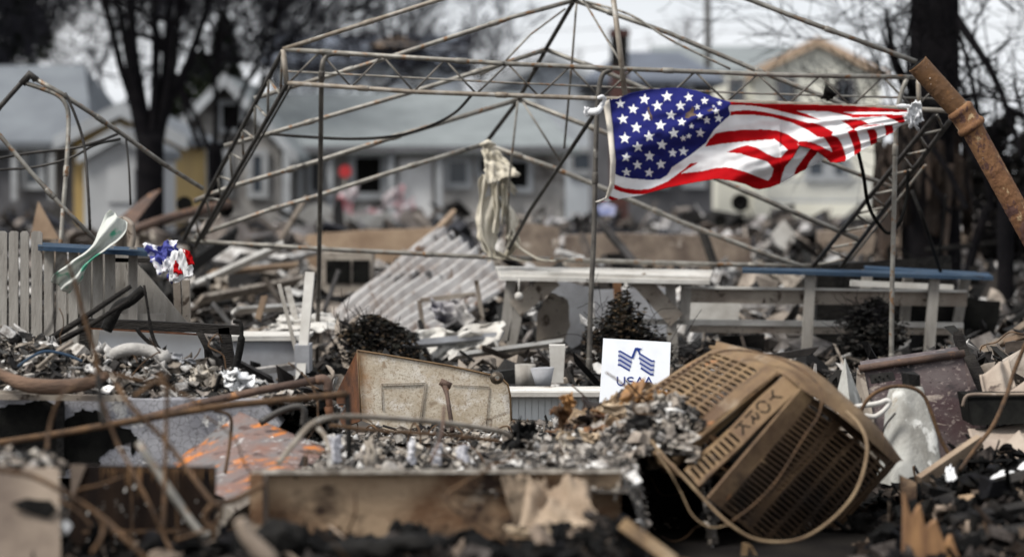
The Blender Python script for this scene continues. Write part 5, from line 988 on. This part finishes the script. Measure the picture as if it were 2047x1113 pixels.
# black framed screen, charred studs
t = thing('charred_screen', 'white sheet in a charred black frame standing behind the left ash heap', 'screen', W(320, 780, 14.4))
m = MB()
def fb(a, b, w=.055, D=14.4): m.beam(W(*a, D), W(*b, D), w, .06, up=(0, 1, 0))
fb((165, 645), (300, 650)); fb((300, 650), (482, 660)); fb((448, 655), (465, 765), .065); fb((172, 645), (165, 780), .06); m.build('frame', M['charwood'], t)
m = MB(); m.plate([W(200, 658, 14.46), W(405, 666, 14.46), W(412, 790, 14.46), W(180, 790, 14.46)], (0, .02, 0)); m.build('sheet', M['white2'], t)
m = MB(); m.beam(W(170, 655, 14.38), W(395, 668, 14.38), .012, .02, up=(0, 1, 0)); m.build('inner_rail', M['rust_deep'], t)
rod('charred double stick leaning right, upper stick', [(80, 690, 13.4), (160, 640, 13.4), (262, 572, 13.4)], [.02, .018, .013], 'charwood', 6, 0, 'charred_stick', 'stick')
rod('charred double stick leaning right, lower stick', [(100, 692, 13.5), (180, 650, 13.5), (258, 600, 13.5)], [.02, .016, .011], 'charwood', 6, 0, 'charred_stick', 'stick')
rod('fat black charred branch with an elbow left of the screen', [(212, 660, 13.6), (225, 632, 13.6), (238, 612, 13.6), (262, 600, 13.6), (287, 578, 13.6)], [.035]*9+[.033]*8+[.03]*8, 'char', 8, 6, 'charred_branch', 'branch')
rod('thin charred splint standing before the screen', [(288, 570, 13.5), (296, 620, 13.5), (303, 665, 13.5), (318, 702, 13.5)], [.008]*9+[.012]*8+[.018]*2, 'charwood', 6, 6, 'charred_splint', 'stick')
rod('short charred splint lying across the white sheet', [(272, 655, 13.5), (285, 672, 13.5), (318, 702, 13.5)], .013, 'charwood', 6, 6, 'charred_splint', 'stick')
rod('curled black strip standing right of the screen', [(466, 642, 13.9), (480, 644, 13.9), (483, 670, 13.9), (478, 705, 13.9), (468, 745, 13.9)], [.012]*13+[.022]*12, 'char', 6, 6, 'charred_strip', 'strip')
rod('ashy stick inside the right edge of the screen', [(398, 662, 14.0), (412, 690, 14.0), (420, 712, 14.0)], .022, 'charwood', 6, 0, 'charred_splint', 'stick')
rod('pale jagged lath lying on the far left of the ash heap', [(75, 735, 12.7), (110, 705, 12.7), (146, 682, 12.7)], .012, 'taupe', 5, 0, 'lath', 'lath')
# molten drips and lumps along the crest
MELT = mat('melted_white_lump', (.50, .50, .52), (.22, .22, .25), 5, .6, 0, .4, 20, spots=[((.05, .05, .055), 6, .60, .05)])
for k, (px, y0, y1, w) in enumerate(((668, 872, 925, 24), (822, 885, 935, 14), (872, 892, 940, 18), (740, 878, 930, 20), (925, 890, 925, 22))):
    m = MB(); sheet(m, [W(px-w/2, y0, 11.0), W(px+w/2, y0-3, 11.0), W(px+w/2+4, y1, 10.9), W(px-w/2, y1, 10.9)], 8, 14, .04, .06, .012, 5, 80+k, lambda u, v: Vector((0, -.04*math.sin(u*3.1), 0)))
    tag(m.build('melted_sheet', MELT if k != 3 else M['taupe']), ('melted grey-white sheet stub below the elbow pipe', 'small melted white stub right of centre in the ash', 'melted white stub beside the twisted bars', 'pinkish scorched stub between two melted ones', 'pale melted lump near the right end of the dark lower rod')[k], 'sheet')
# ------------------------------------------------ the sign
t = thing('yard_sign', 'small white yard sign with a dark blue eagle and lettering behind the scorched heap', 'sign', W(1270, 870, 16.0))
SC = [W(1206, 676, 16.0), W(1341, 684, 16.0), W(1336, 812, 15.95), W(1198, 806, 15.95)]
m = MB(); m.plate([SC[0], SC[3], SC[2], SC[1]], (0, .006, 0)); m.build('board', mat('sign_white', (.80, .83, .88), (.70, .73, .77), 4, .6, 0, 0, spots=[((.42, .40, .37), 30, .71, .03)], lo=.5, hi=.75), t)
def SP(x, y, off=.002):                                 # point on the board from (x, y) of a 1206 x 1113 layout
    px = 1220+x/9.277; py = 670+y/9.277; v = (py-677)/129.0; D = 16.0-.05*v; return W(px, py, D-off)
SB = mat('sign_blue_ink', (.012, .035, .20), (.012, .035, .20), 3, .5, 0, 0); SG = mat('sign_grey_ink', (.40, .42, .52), (.40, .42, .52), 3, .5, 0, 0)
def stroke(mb, pts, w, off=.002):
    for a, b in zip(pts, pts[1:]):
        d = Vector((b[0]-a[0], b[1]-a[1])); n = Vector((-d.y, d.x)).normalized()*w/2; dn = d.normalized()*w*.22
        q = [(a[0]+n.x-dn.x, a[1]+n.y-dn.y), (b[0]+n.x+dn.x, b[1]+n.y+dn.y), (b[0]-n.x+dn.x, b[1]-n.y+dn.y), (a[0]-n.x-dn.x, a[1]-n.y-dn.y)]
        mb.plate([SP(x, y, off) for x, y in q], (0, .0012, 0)); off += .00012
lw = [[(155, 297), (190, 297), (398, 418)], [(153, 377), (188, 380), (392, 502)], [(150, 460), (184, 461), (374, 578)], [(145, 545), (178, 545), (352, 648)]]
rw = [[(535, 335), (765, 475), (815, 475)], [(537, 420), (758, 558), (806, 558)], [(552, 515), (752, 640), (802, 640)], [(572, 608), (750, 723), (795, 723)]]
m = MB()
for A in (lw, rw):
    for p, q in zip(A, A[1:]): m.plate([SP(x, y, .0016) for x, y in p+q[::-1]], (0, .0006, 0))
m.build('eagle_shading', SG, t)
m = MB()
for p in lw+rw: stroke(m, p, 30)
m.plate([SP(x, y, .0034) for x, y in [(390, 405), (458, 232), (500, 226), (545, 238), (600, 243), (560, 262), (545, 280), (548, 315), (560, 345), (535, 350), (512, 300), (490, 268), (470, 300), (425, 435)]], (0, .001, 0))
m.build('eagle_emblem', SB, t)
m = MB()
def arc(cx, cy, rx, ry, a0, a1, n=12): return [(cx+rx*math.cos(math.radians(a0+(a1-a0)*i/n)), cy+ry*math.sin(math.radians(a0+(a1-a0)*i/n))) for i in range(n+1)]
stroke(m, [(132, 770), (132, 860)]+arc(197, 860, 65, 60, 180, 0)+[(262, 770)], 24)
stroke(m, arc(378, 812, 58, 36, -40, -270)+arc(378, 884, 58, 38, -90, 140), 24)
for x in (545, 710): stroke(m, [(x-75, 925), (x, 775), (x+75, 925)], 24); stroke(m, [(x-45, 880), (x+45, 880)], 20, .0024)
m.build('lettering', SB, t)
for x in (1225, 1318): m = MB(); m.tube([W(x, 805, 15.98), W(x+1, 880, 15.98)], .005, 6); m.build('stake', M['steel'], t)
M['hoop'] = mat('tan_rusted_hoop', (.24, .175, .105), (.13, .085, .05), 8, .8, .1, .3)
# ================================================================ RUSTY AIR CONDITIONER
ac = thing('air_conditioner', 'ochre-rusted slotted air conditioner cabinet with the word YORK, tipped over at right', 'air conditioner', W(1560, 1130, 10.9))
def patch(c, D, bulge=0):
    P = [W(c[i][0], c[i][1], D[i]) for i in range(4)]       # c: s0t0, s1t0, s1t1, s0t1
    def f(s, t, o=0):
        p = bil(P[0], P[1], P[2], P[3], s, t); n = (P[1]-P[0]).cross(P[3]-P[0]).normalized()
        if n.y > 0: n = -n
        return p+n*(bulge*4*t*(1-t)-o+.012*noise.noise(p*3.1)+.006*noise.noise(p*8))
    return f
def slotted(name, f, s0, s1, t0, t1, ns, nt, fs, ft, th=.012, skip=None, m_='rust_tan', S=None):
    m_ = 'sooty_shaded_rust' if name.startswith('front') else m_
    """sheet with real slots: ns cells along s, nt rows along t; fs, ft: share of the cell that is open"""
    mb = MB(); NO = 16
    def ring(cs, ct, hs, ht):
        o = []
        for k in range(NO):
            a = 2*math.pi*(k+.5)/NO; x, y = math.cos(a), math.sin(a); q = 4.5
            r = (abs(x)**q+abs(y)**q)**(-1/q); o.append((cs+x*r*hs, ct+y*r*ht))
        return o
    def outer(cs, ct, hs, ht):
        o = []
        for k in range(NO):
            a = 2*math.pi*(k+.5)/NO; x, y = math.cos(a), math.sin(a); m_x = max(abs(x), abs(y)); o.append((cs+x/m_x*hs, ct+y/m_x*ht))
        for k, (sx, sy) in ((1, (1, 1)), (5, (-1, 1)), (9, (-1, -1)), (13, (1, -1))): o[k] = (cs+sx*hs, ct+sy*ht)
        return o
    for i in range(ns):
        for j in range(nt):
            ds = (s1-s0)/ns; dt = (t1-t0)/nt; cs = s0+ds*(i+.5); ct = t0+dt*(j+.5)
            O = outer(cs, ct, ds/2, dt/2)
            if skip and skip(i, j): mb.add([f(*p) for p in ((cs-ds/2, ct-dt/2), (cs+ds/2, ct-dt/2), (cs+ds/2, ct+dt/2), (cs-ds/2, ct+dt/2))], [(0, 1, 2, 3)]); continue
            I = ring(cs, ct, ds*fs/2, dt*ft/2); 
            vs = [f(*p) for p in O]+[f(*p) for p in I]+[f(p[0], p[1], th) for p in I]
            fc = []
            for k in range(NO):
                l = (k+1) % NO; fc.append((k, l, NO+l, NO+k)); fc.append((NO+k, NO+l, 2*NO+l, 2*NO+k))
            mb.add(vs, fc)
    return mb.build(name, M[m_] if isinstance(m_, str) else m_, ac)
def solid(name, f, s0, s1, t0, t1, m_='rust_tan', ns=12, nt=4, th=.012, parent=None):
    m_ = 'sooty_shaded_rust' if name.startswith('front') and t0 > .05 else m_
    mb = MB(); mb.grid(lambda u, v: f(s0+(s1-s0)*u, t0+(t1-t0)*v), ns, nt); mb.grid(lambda u, v: f(s0+(s1-s0)*u, t0+(t1-t0)*v, th), ns, nt)
    for a, b, c_, d in (((s0, t0), (s1, t0), 0, 0), ((s0, t1), (s1, t1), 0, 0), ((s0, t0), (s0, t1), 0, 0), ((s1, t0), (s1, t1), 0, 0)):
        mb.add([f(*a), f(*b), f(b[0], b[1], th), f(a[0], a[1], th)], [(0, 1, 2, 3)])
    return mb.build(name, M[m_], parent or ac)
# s runs up along the cabinet, t runs round it (from the top panel over the name strip to the front grille)
f1 = patch([(1205, 838), (1428, 694), (1556, 744), (1347, 917)], [11.75, 11.95, 11.15, 10.85], .035)
slotted('upper_grille', f1, .05, .93, .06, .86, 19, 6, .58, .84, skip=None)
solid('upper_grille_border', f1, 0, 1, .86, 1.0); solid('upper_grille_border', f1, 0, 1, 0, .06); solid('upper_grille_border', f1, .93, 1, .06, .86); solid('upper_grille_border', f1, 0, .05, .06, .86)
fl1 = patch([(1347, 917), (1556, 744), (1560, 752), (1352, 930)], [10.85, 11.15, 11.2, 10.92]); solid('grille_lip', fl1, 0, 1, 0, 1)
f2p = patch([(1368, 941), (1566, 750), (1602, 772), (1397, 974)], [10.86, 11.12, 11.02, 10.76], .008)
solid('name_strip', f2p, .44, 1.0, 0, 1); solid('name_strip', f2p, 0, .44, 0, .16); solid('name_strip', f2p, 0, .44, .88, 1); solid('name_strip', f2p, 0, .02, .16, .88)
slotted('name_strip_grille', f2p, .02, .44, .16, .88, 9, 1, .5, .93)
# stencil letters, stacked along the strip: up = s, right = t
lt = MB()
def lst(pts, w=.0, k=.0042):
    for a, b in zip(pts, pts[1:]):
        A = f2p(a[0], a[1], -.0012); B = f2p(b[0], b[1], -.0012); lt.beam(A, B, k*2.1, .0022, up=(f2p(.5, .5, -1)-f2p(.5, .5, 0)))
sx, tx = 200/13.0, 1
def G(s, t): return (s, t)
# each glyph: centre s, height hs in s, width in t from .2 to .8
def glyph(cs, strokes, hs=.075, tc_=.5, ht=.30):
    for st in strokes: lst([(cs+y*hs*.5, tc_+x*ht) for x, y in st])
glyph(.815, [[(-.95, 1), (0, -.05), (.95, 1)], [(0, -.05), (0, -1)]])
def cir(a0, a1, n=8): return [(math.cos(math.radians(a0+(a1-a0)*i/n))*1.0, math.sin(math.radians(a0+(a1-a0)*i/n))) for i in range(n+1)]
glyph(.712, [cir(100, 260), cir(-80, 80)])
glyph(.608, [[(-.85, 1), (-.85, -1)], [(-.2, 1), (.35, .95), (.75, .6), (.75, .3), (.35, .02), (-.35, 0)], [(.1, -.05), (.85, -1)]])
glyph(.505, [[(-.8, 1), (-.8, -1)], [(.85, 1), (-.6, .05)], [(-.1, .2), (.9, -1)]])
lt.build('lettering', M['black'], ac)
# front grille
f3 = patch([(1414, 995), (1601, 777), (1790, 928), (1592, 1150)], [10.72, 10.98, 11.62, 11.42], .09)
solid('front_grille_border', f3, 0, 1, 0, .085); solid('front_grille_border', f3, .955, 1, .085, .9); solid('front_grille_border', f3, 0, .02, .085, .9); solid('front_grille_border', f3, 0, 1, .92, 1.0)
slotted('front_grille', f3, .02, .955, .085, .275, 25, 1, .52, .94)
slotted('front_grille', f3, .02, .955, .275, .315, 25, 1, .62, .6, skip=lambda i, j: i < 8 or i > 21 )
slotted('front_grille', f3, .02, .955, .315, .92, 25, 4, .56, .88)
solid('corner_flange', patch([(1418, 690), (1452, 694), (1618, 742), (1556, 748)], [12.0, 12.1, 11.2, 11.13]), 0, 1, 0, 1)
# end cap: rounded band around the upper end of the cabinet
inner = [(1428, 694, 11.96), (1556, 744, 11.16), (1601, 776, 10.99), (1660, 815, 11.0), (1725, 868, 11.08), (1790, 928, 11.6)]
outer_ = [(1432, 682, 12.05), (1570, 716, 11.35), (1624, 738, 11.2), (1690, 792, 11.2), (1752, 850, 11.3), (1806, 922, 11.75)]
I_ = cat([W(*p) for p in inner], 5); O_ = cat([W(*p) for p in outer_], 5); m = MB()
def cap(u, v):
    i = u*(len(I_)-1); a = I_[int(round(i))]; b = O_[int(round(i))]; return a.lerp(b, v)+(Vector((.25, -.5, .7)).normalized()*.018*math.sin(v*math.pi))
m.grid(cap, len(I_)-1, 6); m.build('end_cap', M['rust_tan'], ac)
m = MB(); EC = W(1640, 900, 11.9); n0 = len(O_)
m.add(O_+[o_+Vector((.02, .75, -.05)) for o_ in O_], [(i, i+1, n0+i+1, n0+i) for i in range(n0-1)], True); m.build('side_casing', M['rust_deep'], ac)
# dark coil core inside
m = MB(); 
core = [W(1335, 915, 11.5), W(1545, 765, 11.7), W(1600, 800, 11.5), W(1765, 930, 11.95), W(1600, 1110, 11.8), W(1420, 1005, 11.3)]
m.plate(core, (.05, .55, -.1)); m.build('coil_core', M['black'], ac)
m = MB(); 
for k in range(26):
    s = .03+.036*k; m.tube([f3(s, .1, .10), f3(s, .5, .13), f3(s, .9, .10)], .003, 4, False)
m.build('coil_fins', M['steel_dark'], ac)
m = MB(); m.beam(W(1490, 1085, 10.6), W(1484, 1140, 10.6), .028, .02, up=(0, 1, 0)); m.beam(W(1498, 1090, 10.62), W(1530, 1140, 10.62), .018, .02, up=(0, 1, 0)); m.build('foot', M['rust_tan'], ac)
m = MB(); sheet(m, [W(1302, 902, 10.84), W(1345, 925, 10.82), W(1372, 955, 10.8), W(1330, 945, 10.86)], 8, 6, .02, .1, .004, 5, 9); m.build('bent_tab', M['rust_tan'], ac)
m = MB(); m.plate([W(1800, 950, 11.3), W(1832, 965, 11.3), W(1834, 1130, 11.2), W(1806, 1130, 11.2)], (0, .04, 0)); tag(m.build('scorched_post', M['woodbox']), 'dark brown scorched post edge right of the rusty cabinet', 'post')
polyb('charred_splinter_board', [(1806, 1130), (1808, 985), (1822, 1035), (1840, 1010), (1850, 1055), (1872, 1040), (1888, 1085), (1902, 1070), (1925, 1130)], 9.6, .05, mat('splintered_scorched_wood', (.36, .20, .09), (.10, .05, .03), 2.5, .8, 0, .4, stretch=(7, 7, .8)))
tag(bpy.data.objects['charred_splinter_board'], 'orange-brown splintered board standing in the black bottom right area', 'board')
# wire guard loops over the unit
rod('thick tan hoop wire looping over the grille of the rusty unit', [(1302, 880, 10.6), (1330, 915, 10.5), (1375, 962, 10.4), (1420, 1011, 10.35), (1460, 1048, 10.3), (1504, 1075, 10.3), (1554, 1083, 10.3), (1604, 1075, 10.35), (1654, 1045, 10.4), (1698, 1001, 10.45), (1721, 958, 10.5), (1733, 907, 10.6), (1730, 874, 10.7), (1715, 844, 10.8), (1692, 822, 10.9)], .0070, 'hoop', name='hoop_wire', cat_='wire')
rod('thin rusty hoop wire arching over the top of the rusty unit', [(1463, 1041, 10.35), (1507, 1008, 10.4), (1554, 958, 10.45), (1607, 874, 10.5), (1634, 834, 10.55), (1643, 800, 10.6), (1638, 773, 10.7), (1618, 750, 10.85), (1587, 730, 11.0), (1540, 710, 11.2), (1480, 700, 11.4), (1430, 706, 11.5), (1370, 742, 11.4), (1320, 775, 11.3), (1262, 798, 11.2)], .0045, 'rust_rod', name='hoop_wire', cat_='wire')
rod('slack yellowish wire hanging below the left corner of the rusty unit', [(1310, 900, 10.5), (1340, 945, 10.4), (1362, 985, 10.4), (1385, 1030, 10.35), (1420, 1053, 10.3), (1458, 1048, 10.3)], .003, 'hoop', name='slack_wire', cat_='wire')
# ================================================================ RIGHT: pipe, appliance, post, tiles
t = thing('leaning_rusty_pipe', 'thick ochre and brown rusty pipe with a coupling, leaning in from the right edge', 'pipe', W(2047, 500, 13.6))
pa, pb, pc = W(1834, 128, 13.9), W(1945, 262, 13.9), W(2110, 560, 13.9)
m = MB(); n_ = 14; n_ = 50; m.tube([pa.lerp(W(1930, 235, 13.9), i/n_) for i in range(n_+1)], [.064+.0016*noise.noise(Vector((i*.9, 0, 0))) for i in range(n_+1)], 28); m.build('upper_pipe', mat('dark_rusty_pipe', (.15, .075, .03), (.06, .035, .022), 3.5, .8, .1, .5, 30, spots=[((.27, .13, .05), 6, .60, .1), ((.015, .015, .02), 3, .60, .1), ((.72, .68, .62), 60, .67, .02)]), t)
q0, q1 = W(1915, 215, 13.9), W(1950, 265, 13.9); d = (q1-q0).normalized()
m = MB(); a = q0; m.tube([a+d*x for x in (.0, .004, .012, .022, .032, .040, .048, .105, .112, .120, .132, .144, .152, .157)], [.064, .070, .077, .080, .080, .077, .0735, .074, .078, .084, .087, .085, .078, .066], 32)
m.build('coupling', M['rust_pipe'], t)
m = MB(); m.tube([W(1942, 255, 13.9).lerp(pc, i/120) for i in range(121)], [.0645+.002*noise.noise(Vector((i*.5, 0, 0))) for i in range(121)], 32); m.build('lower_pipe', M['rust_pipe'], t)
m = MB(); m.tube([pa+(pa-pb).normalized()*.003, pa-(pa-pb).normalized()*.05], [.058, .05], 20); m.build('bore', M['black'], t)
MAR = mat('maroon_enamel', (.04, .02, .022), (.085, .068, .066), 4, .4, .1, .15, 30, spots=[((.24, .20, .17), 6, .60, .05), ((.008, .007, .008), 2.6, .56, .08), ((.16, .13, .12), 28, .58, .04), ((.03, .02, .02), 34, .62, .03)], stretch=(1, 1, 1.6))
t = thing('burnt_water_heater', 'maroon scorched metal appliance with a rusty rim, leaning behind the plaster post', 'appliance', W(1830, 930, 13.4))
m = MB(); m.plate([W(1724, 742, 13.4), W(1925, 712, 13.4), W(1975, 830, 13.2), W(1960, 925, 13.2), W(1760, 925, 13.2)], (.05, .45, .02)); m.build('body', MAR, t)
m = MB(); m.tube([W(1717, 737, 13.38), W(1800, 724, 13.38), W(1928, 706, 13.38)], .02, 10); m.build('rim', M['brown_pipe'], t)
m = MB(); m.plate([W(1714, 738, 13.39), W(1728, 745, 13.37), W(1765, 925, 13.17), W(1705, 925, 13.45)], (0, .02, 0)); m.build('side', M['taupe'], t)
polyb('cover_plate', [(1738, 748), (1785, 742), (1790, 760), (1742, 770)], 13.37, .006, 'steel_dark', t)
m = MB()
for px, py in ((1750, 758), (1758, 753), (1766, 757), (1774, 751), (1756, 763)): m.tube([W(px, py, 13.365), W(px, py, 13.37)], .006, 8)
m.build('vent_holes', M['black'], t)
PLM = mat('plastered_post', (.33, .33, .31), (.17, .165, .15), 5, .95, 0, .7, 22, spots=[((.20, .165, .12), 4, .60, .1), ((.46, .46, .44), 8, .58, .08), ((.08, .07, .06), 16, .68, .04)], spec=.05, stretch=(1, 1, .5))
m = MB(); A_ = W(1812, 772, 12.9); B_ = W(1822, 965, 12.6)
def pst(u, v):
    a = u*6.2832; r = (.072+.078*v**.8)*(1+.10*noise.noise(Vector((math.cos(a)*1.5, math.sin(a)*1.5, v*3)))); sq = (abs(math.cos(a))**5+abs(math.sin(a))**5)**-.2; p = A_.lerp(B_, v); return p+Vector((math.cos(a+.35)*r*sq, math.sin(a+.35)*r*sq, 0))
m.grid(pst, 36, 24); m.add([pst(i/36, 0) for i in range(36)], [tuple(range(36))])
o = tag(m.build('plaster_post', PLM), 'grey-white plaster covered post stub in front of the maroon appliance', 'post')
m = MB(); m.box(W(1822, 762, 12.92), (.075, .07, .08), Matrix.Rotation(.4, 3, 'Z'), .1); m.build('charred_core', M['char'], o)
m = MB(); sp = W(1689, 714, 13.1); bs_ = [W(1667, 812, 13.0), W(1700, 816, 12.92), W(1724, 806, 13.1), W(1695, 800, 13.25)]; m.add([sp]+bs_, [(0, 2, 1), (0, 3, 2), (0, 4, 3), (0, 1, 4), (1, 2, 3, 4)])
tag(m.build('plaster_spike', PLM), 'thin pointed whitish spike standing left of the maroon appliance', 'spike')
rod('white plastic pipe elbow sticking out beside the plaster post', [(1670, 818, 12.6), (1715, 812, 12.6), (1755, 806, 12.6), (1772, 800, 12.6), (1778, 806, 12.6), (1765, 822, 12.6), (1748, 832, 12.6), (1728, 830, 12.6)], .0135, 'white', name='plastic_pipe', cat_='pipe')
rod('second white plastic pipe under the elbow', [(1676, 822, 12.7), (1700, 834, 12.7), (1732, 832, 12.65)], .014, 'white', name='plastic_pipe', cat_='pipe')
cp = cat([W(1716, 845, 12.3), W(1724, 815, 12.3), (W(1745, 788, 12.3)), W(1780, 773, 12.3), W(1820, 774, 12.3), W(1846, 790, 12.3), W(1862, 825, 12.3), W(1880, 875, 12.3), W(1903, 918, 12.3)], 16)
m = MB(); m.tube(cp, [.009+.0018*(i % 2) for i in range(len(cp))], 8); tag(m.build('armoured_cable', M['rust_rod']), 'ribbed armoured cable looping over the plaster post', 'cable')
rod('thin dark wire tangle left of the plaster post', [(1728, 850, 12.4), (1748, 846, 12.4), (1758, 880, 12.4), (1770, 850, 12.4), (1790, 825, 12.4)], .006, 'steel_dark', name='loose_wire', cat_='wire')
TIL = mat('scorched_tile', (.33, .28, .23), (.24, .19, .155), 4, .8, 0, .4, 20, spots=[((.08, .06, .05), 8, .62, .05)])
def tile(label, q, D, seed, waves=1.5, amp=.03):
    P = [W(p[0], p[1], D[i]) for i, p in enumerate(q)]; n = (P[1]-P[0]).cross(P[3]-P[0]).normalized(); m = MB()
    m.grid(lambda u, v: bil(*P, u, v)+n*(amp*math.sin(u*6.283*waves+.6))+nv((u*2, v*2, seed), 1)*.008, 28, 10, .012); return tag(m.build('corrugated_tile', TIL), label, 'roof tile')
tile('wavy scorched tile standing upright at the right, upper one', [(1964, 745), (2018, 714), (2034, 772), (1978, 812)], [13.2, 13.3, 13.2, 13.1], 1, 1.3)
tile('wavy scorched tile cut by the right edge', [(2018, 780), (2090, 735), (2100, 800), (2028, 830)], [13.1, 13.3, 13.2, 13.0], 2, 1.2)
tile('long tan tile lying under the black box at the right edge', [(1938, 850), (2090, 838), (2095, 880), (1945, 892)], [12.8, 13.0, 12.8, 12.6], 3, .6)
tile('tan tile sloping down to the left beneath the long one', [(1920, 950), (2035, 868), (2060, 905), (1925, 975)], [12.4, 12.8, 12.6, 12.3], 4, .6)
t = thing('black_bin', 'open black metal bin with a pale rim at the right edge', 'bin', W(2000, 850, 12.9)); m = MB(); m.plate([W(1934, 792, 12.9), W(2090, 790, 12.9), W(2090, 845, 12.8), W(1945, 850, 12.8)], (0, .3, 0)); m.build('body', M['black'], t)
m = MB(); m.tube(cat([W(1924, 812, 12.88), W(1930, 794, 12.88), W(1945, 788, 12.88), W(2000, 788, 12.88), W(2090, 787, 12.88)]), .009, 8); m.build('rim', M['beige'], t)
rod('long knobbly rusty rod running up to the right edge', [(1918, 940, 11.9), (1953, 892, 12.0), (1985, 850, 12.1), (2012, 790, 12.2), (2030, 735, 12.3), (2062, 660, 12.3)], [.011]*31, 'rust_rod')
m = MB(); m.beam(W(1914, 668, 13.9), W(1935, 730, 13.8), .05, .09, up=(0, 1, 0)); m.beam(W(1932, 722, 13.8), W(1975, 800, 13.6), .10, .09, up=(0, 1, 0)); tag(m.build('charred_rafter', M['charwood']), 'black charred rafter end standing behind the wavy tiles', 'timber')
m = MB(); m.beam(W(1838, 962, 11.9), W(1958, 880, 12.1), .035, .06, up=(0, -.3, 1)); tag(m.build('pale_batten', M['paper']), 'pale batten lying in front of the plaster post, burnt below', 'batten')
for k, (q, lab) in enumerate((([(1960, 962), (2060, 920), (2080, 950), (1985, 978)], 'white plaster scrap in the black heap at the right, upper'), ([(1995, 985), (2080, 962), (2085, 985), (2010, 998)], 'white plaster scrap cut by the right edge, middle'), ([(1890, 935), (1905, 930), (1912, 955), (1892, 960)], 'small white plaster scrap below the sloping tan tile'), ([(2005, 1030), (2070, 1022), (2075, 1035), (2010, 1038)], 'thin white plaster scrap at the right edge, lowest'))):
    curlp('plaster_scrap', lab, 'plaster', q, [11.6, 11.7, 11.4, 11.3], 'white2', 90+k, .02, .1)
for k, (a, b, w, D, mk, lab) in enumerate((((1925, 1000), (2040, 985), .05, 11.0, 'woodbox', 'half-burnt brown batten across the black heap'), ((1870, 1010), (2060, 950), .07, 11.2, 'charwood', 'broad charred board under the white plaster scraps'), ((1905, 1040), (2060, 1010), .05, 10.4, 'charwood', 'charred board lying just above the bottom right corner'), ((1850, 975), (1960, 1000), .06, 11.3, 'charwood', 'charred board sloping right below the pale batten'), ((1930, 1085), (2060, 1060), .07, 9.8, 'charwood', 'lowest charred board in the bottom right corner'), ((1990, 1010), (2060, 1075), .05, 10.2, 'charwood', 'charred board sloping down to the bottom right corner'), ((1640, 800), (1730, 792), .04, 13.6, 'char', 'short black board behind the whitish spike'))):
    m = MB(); m.beam(W(*a, D), W(*b, D+.2), w, w*.6, up=(0, -.4, 1), jit=.02); tag(m.build('charred_board', M[mk]), lab, 'board', 'charred boards in the lower right heap')
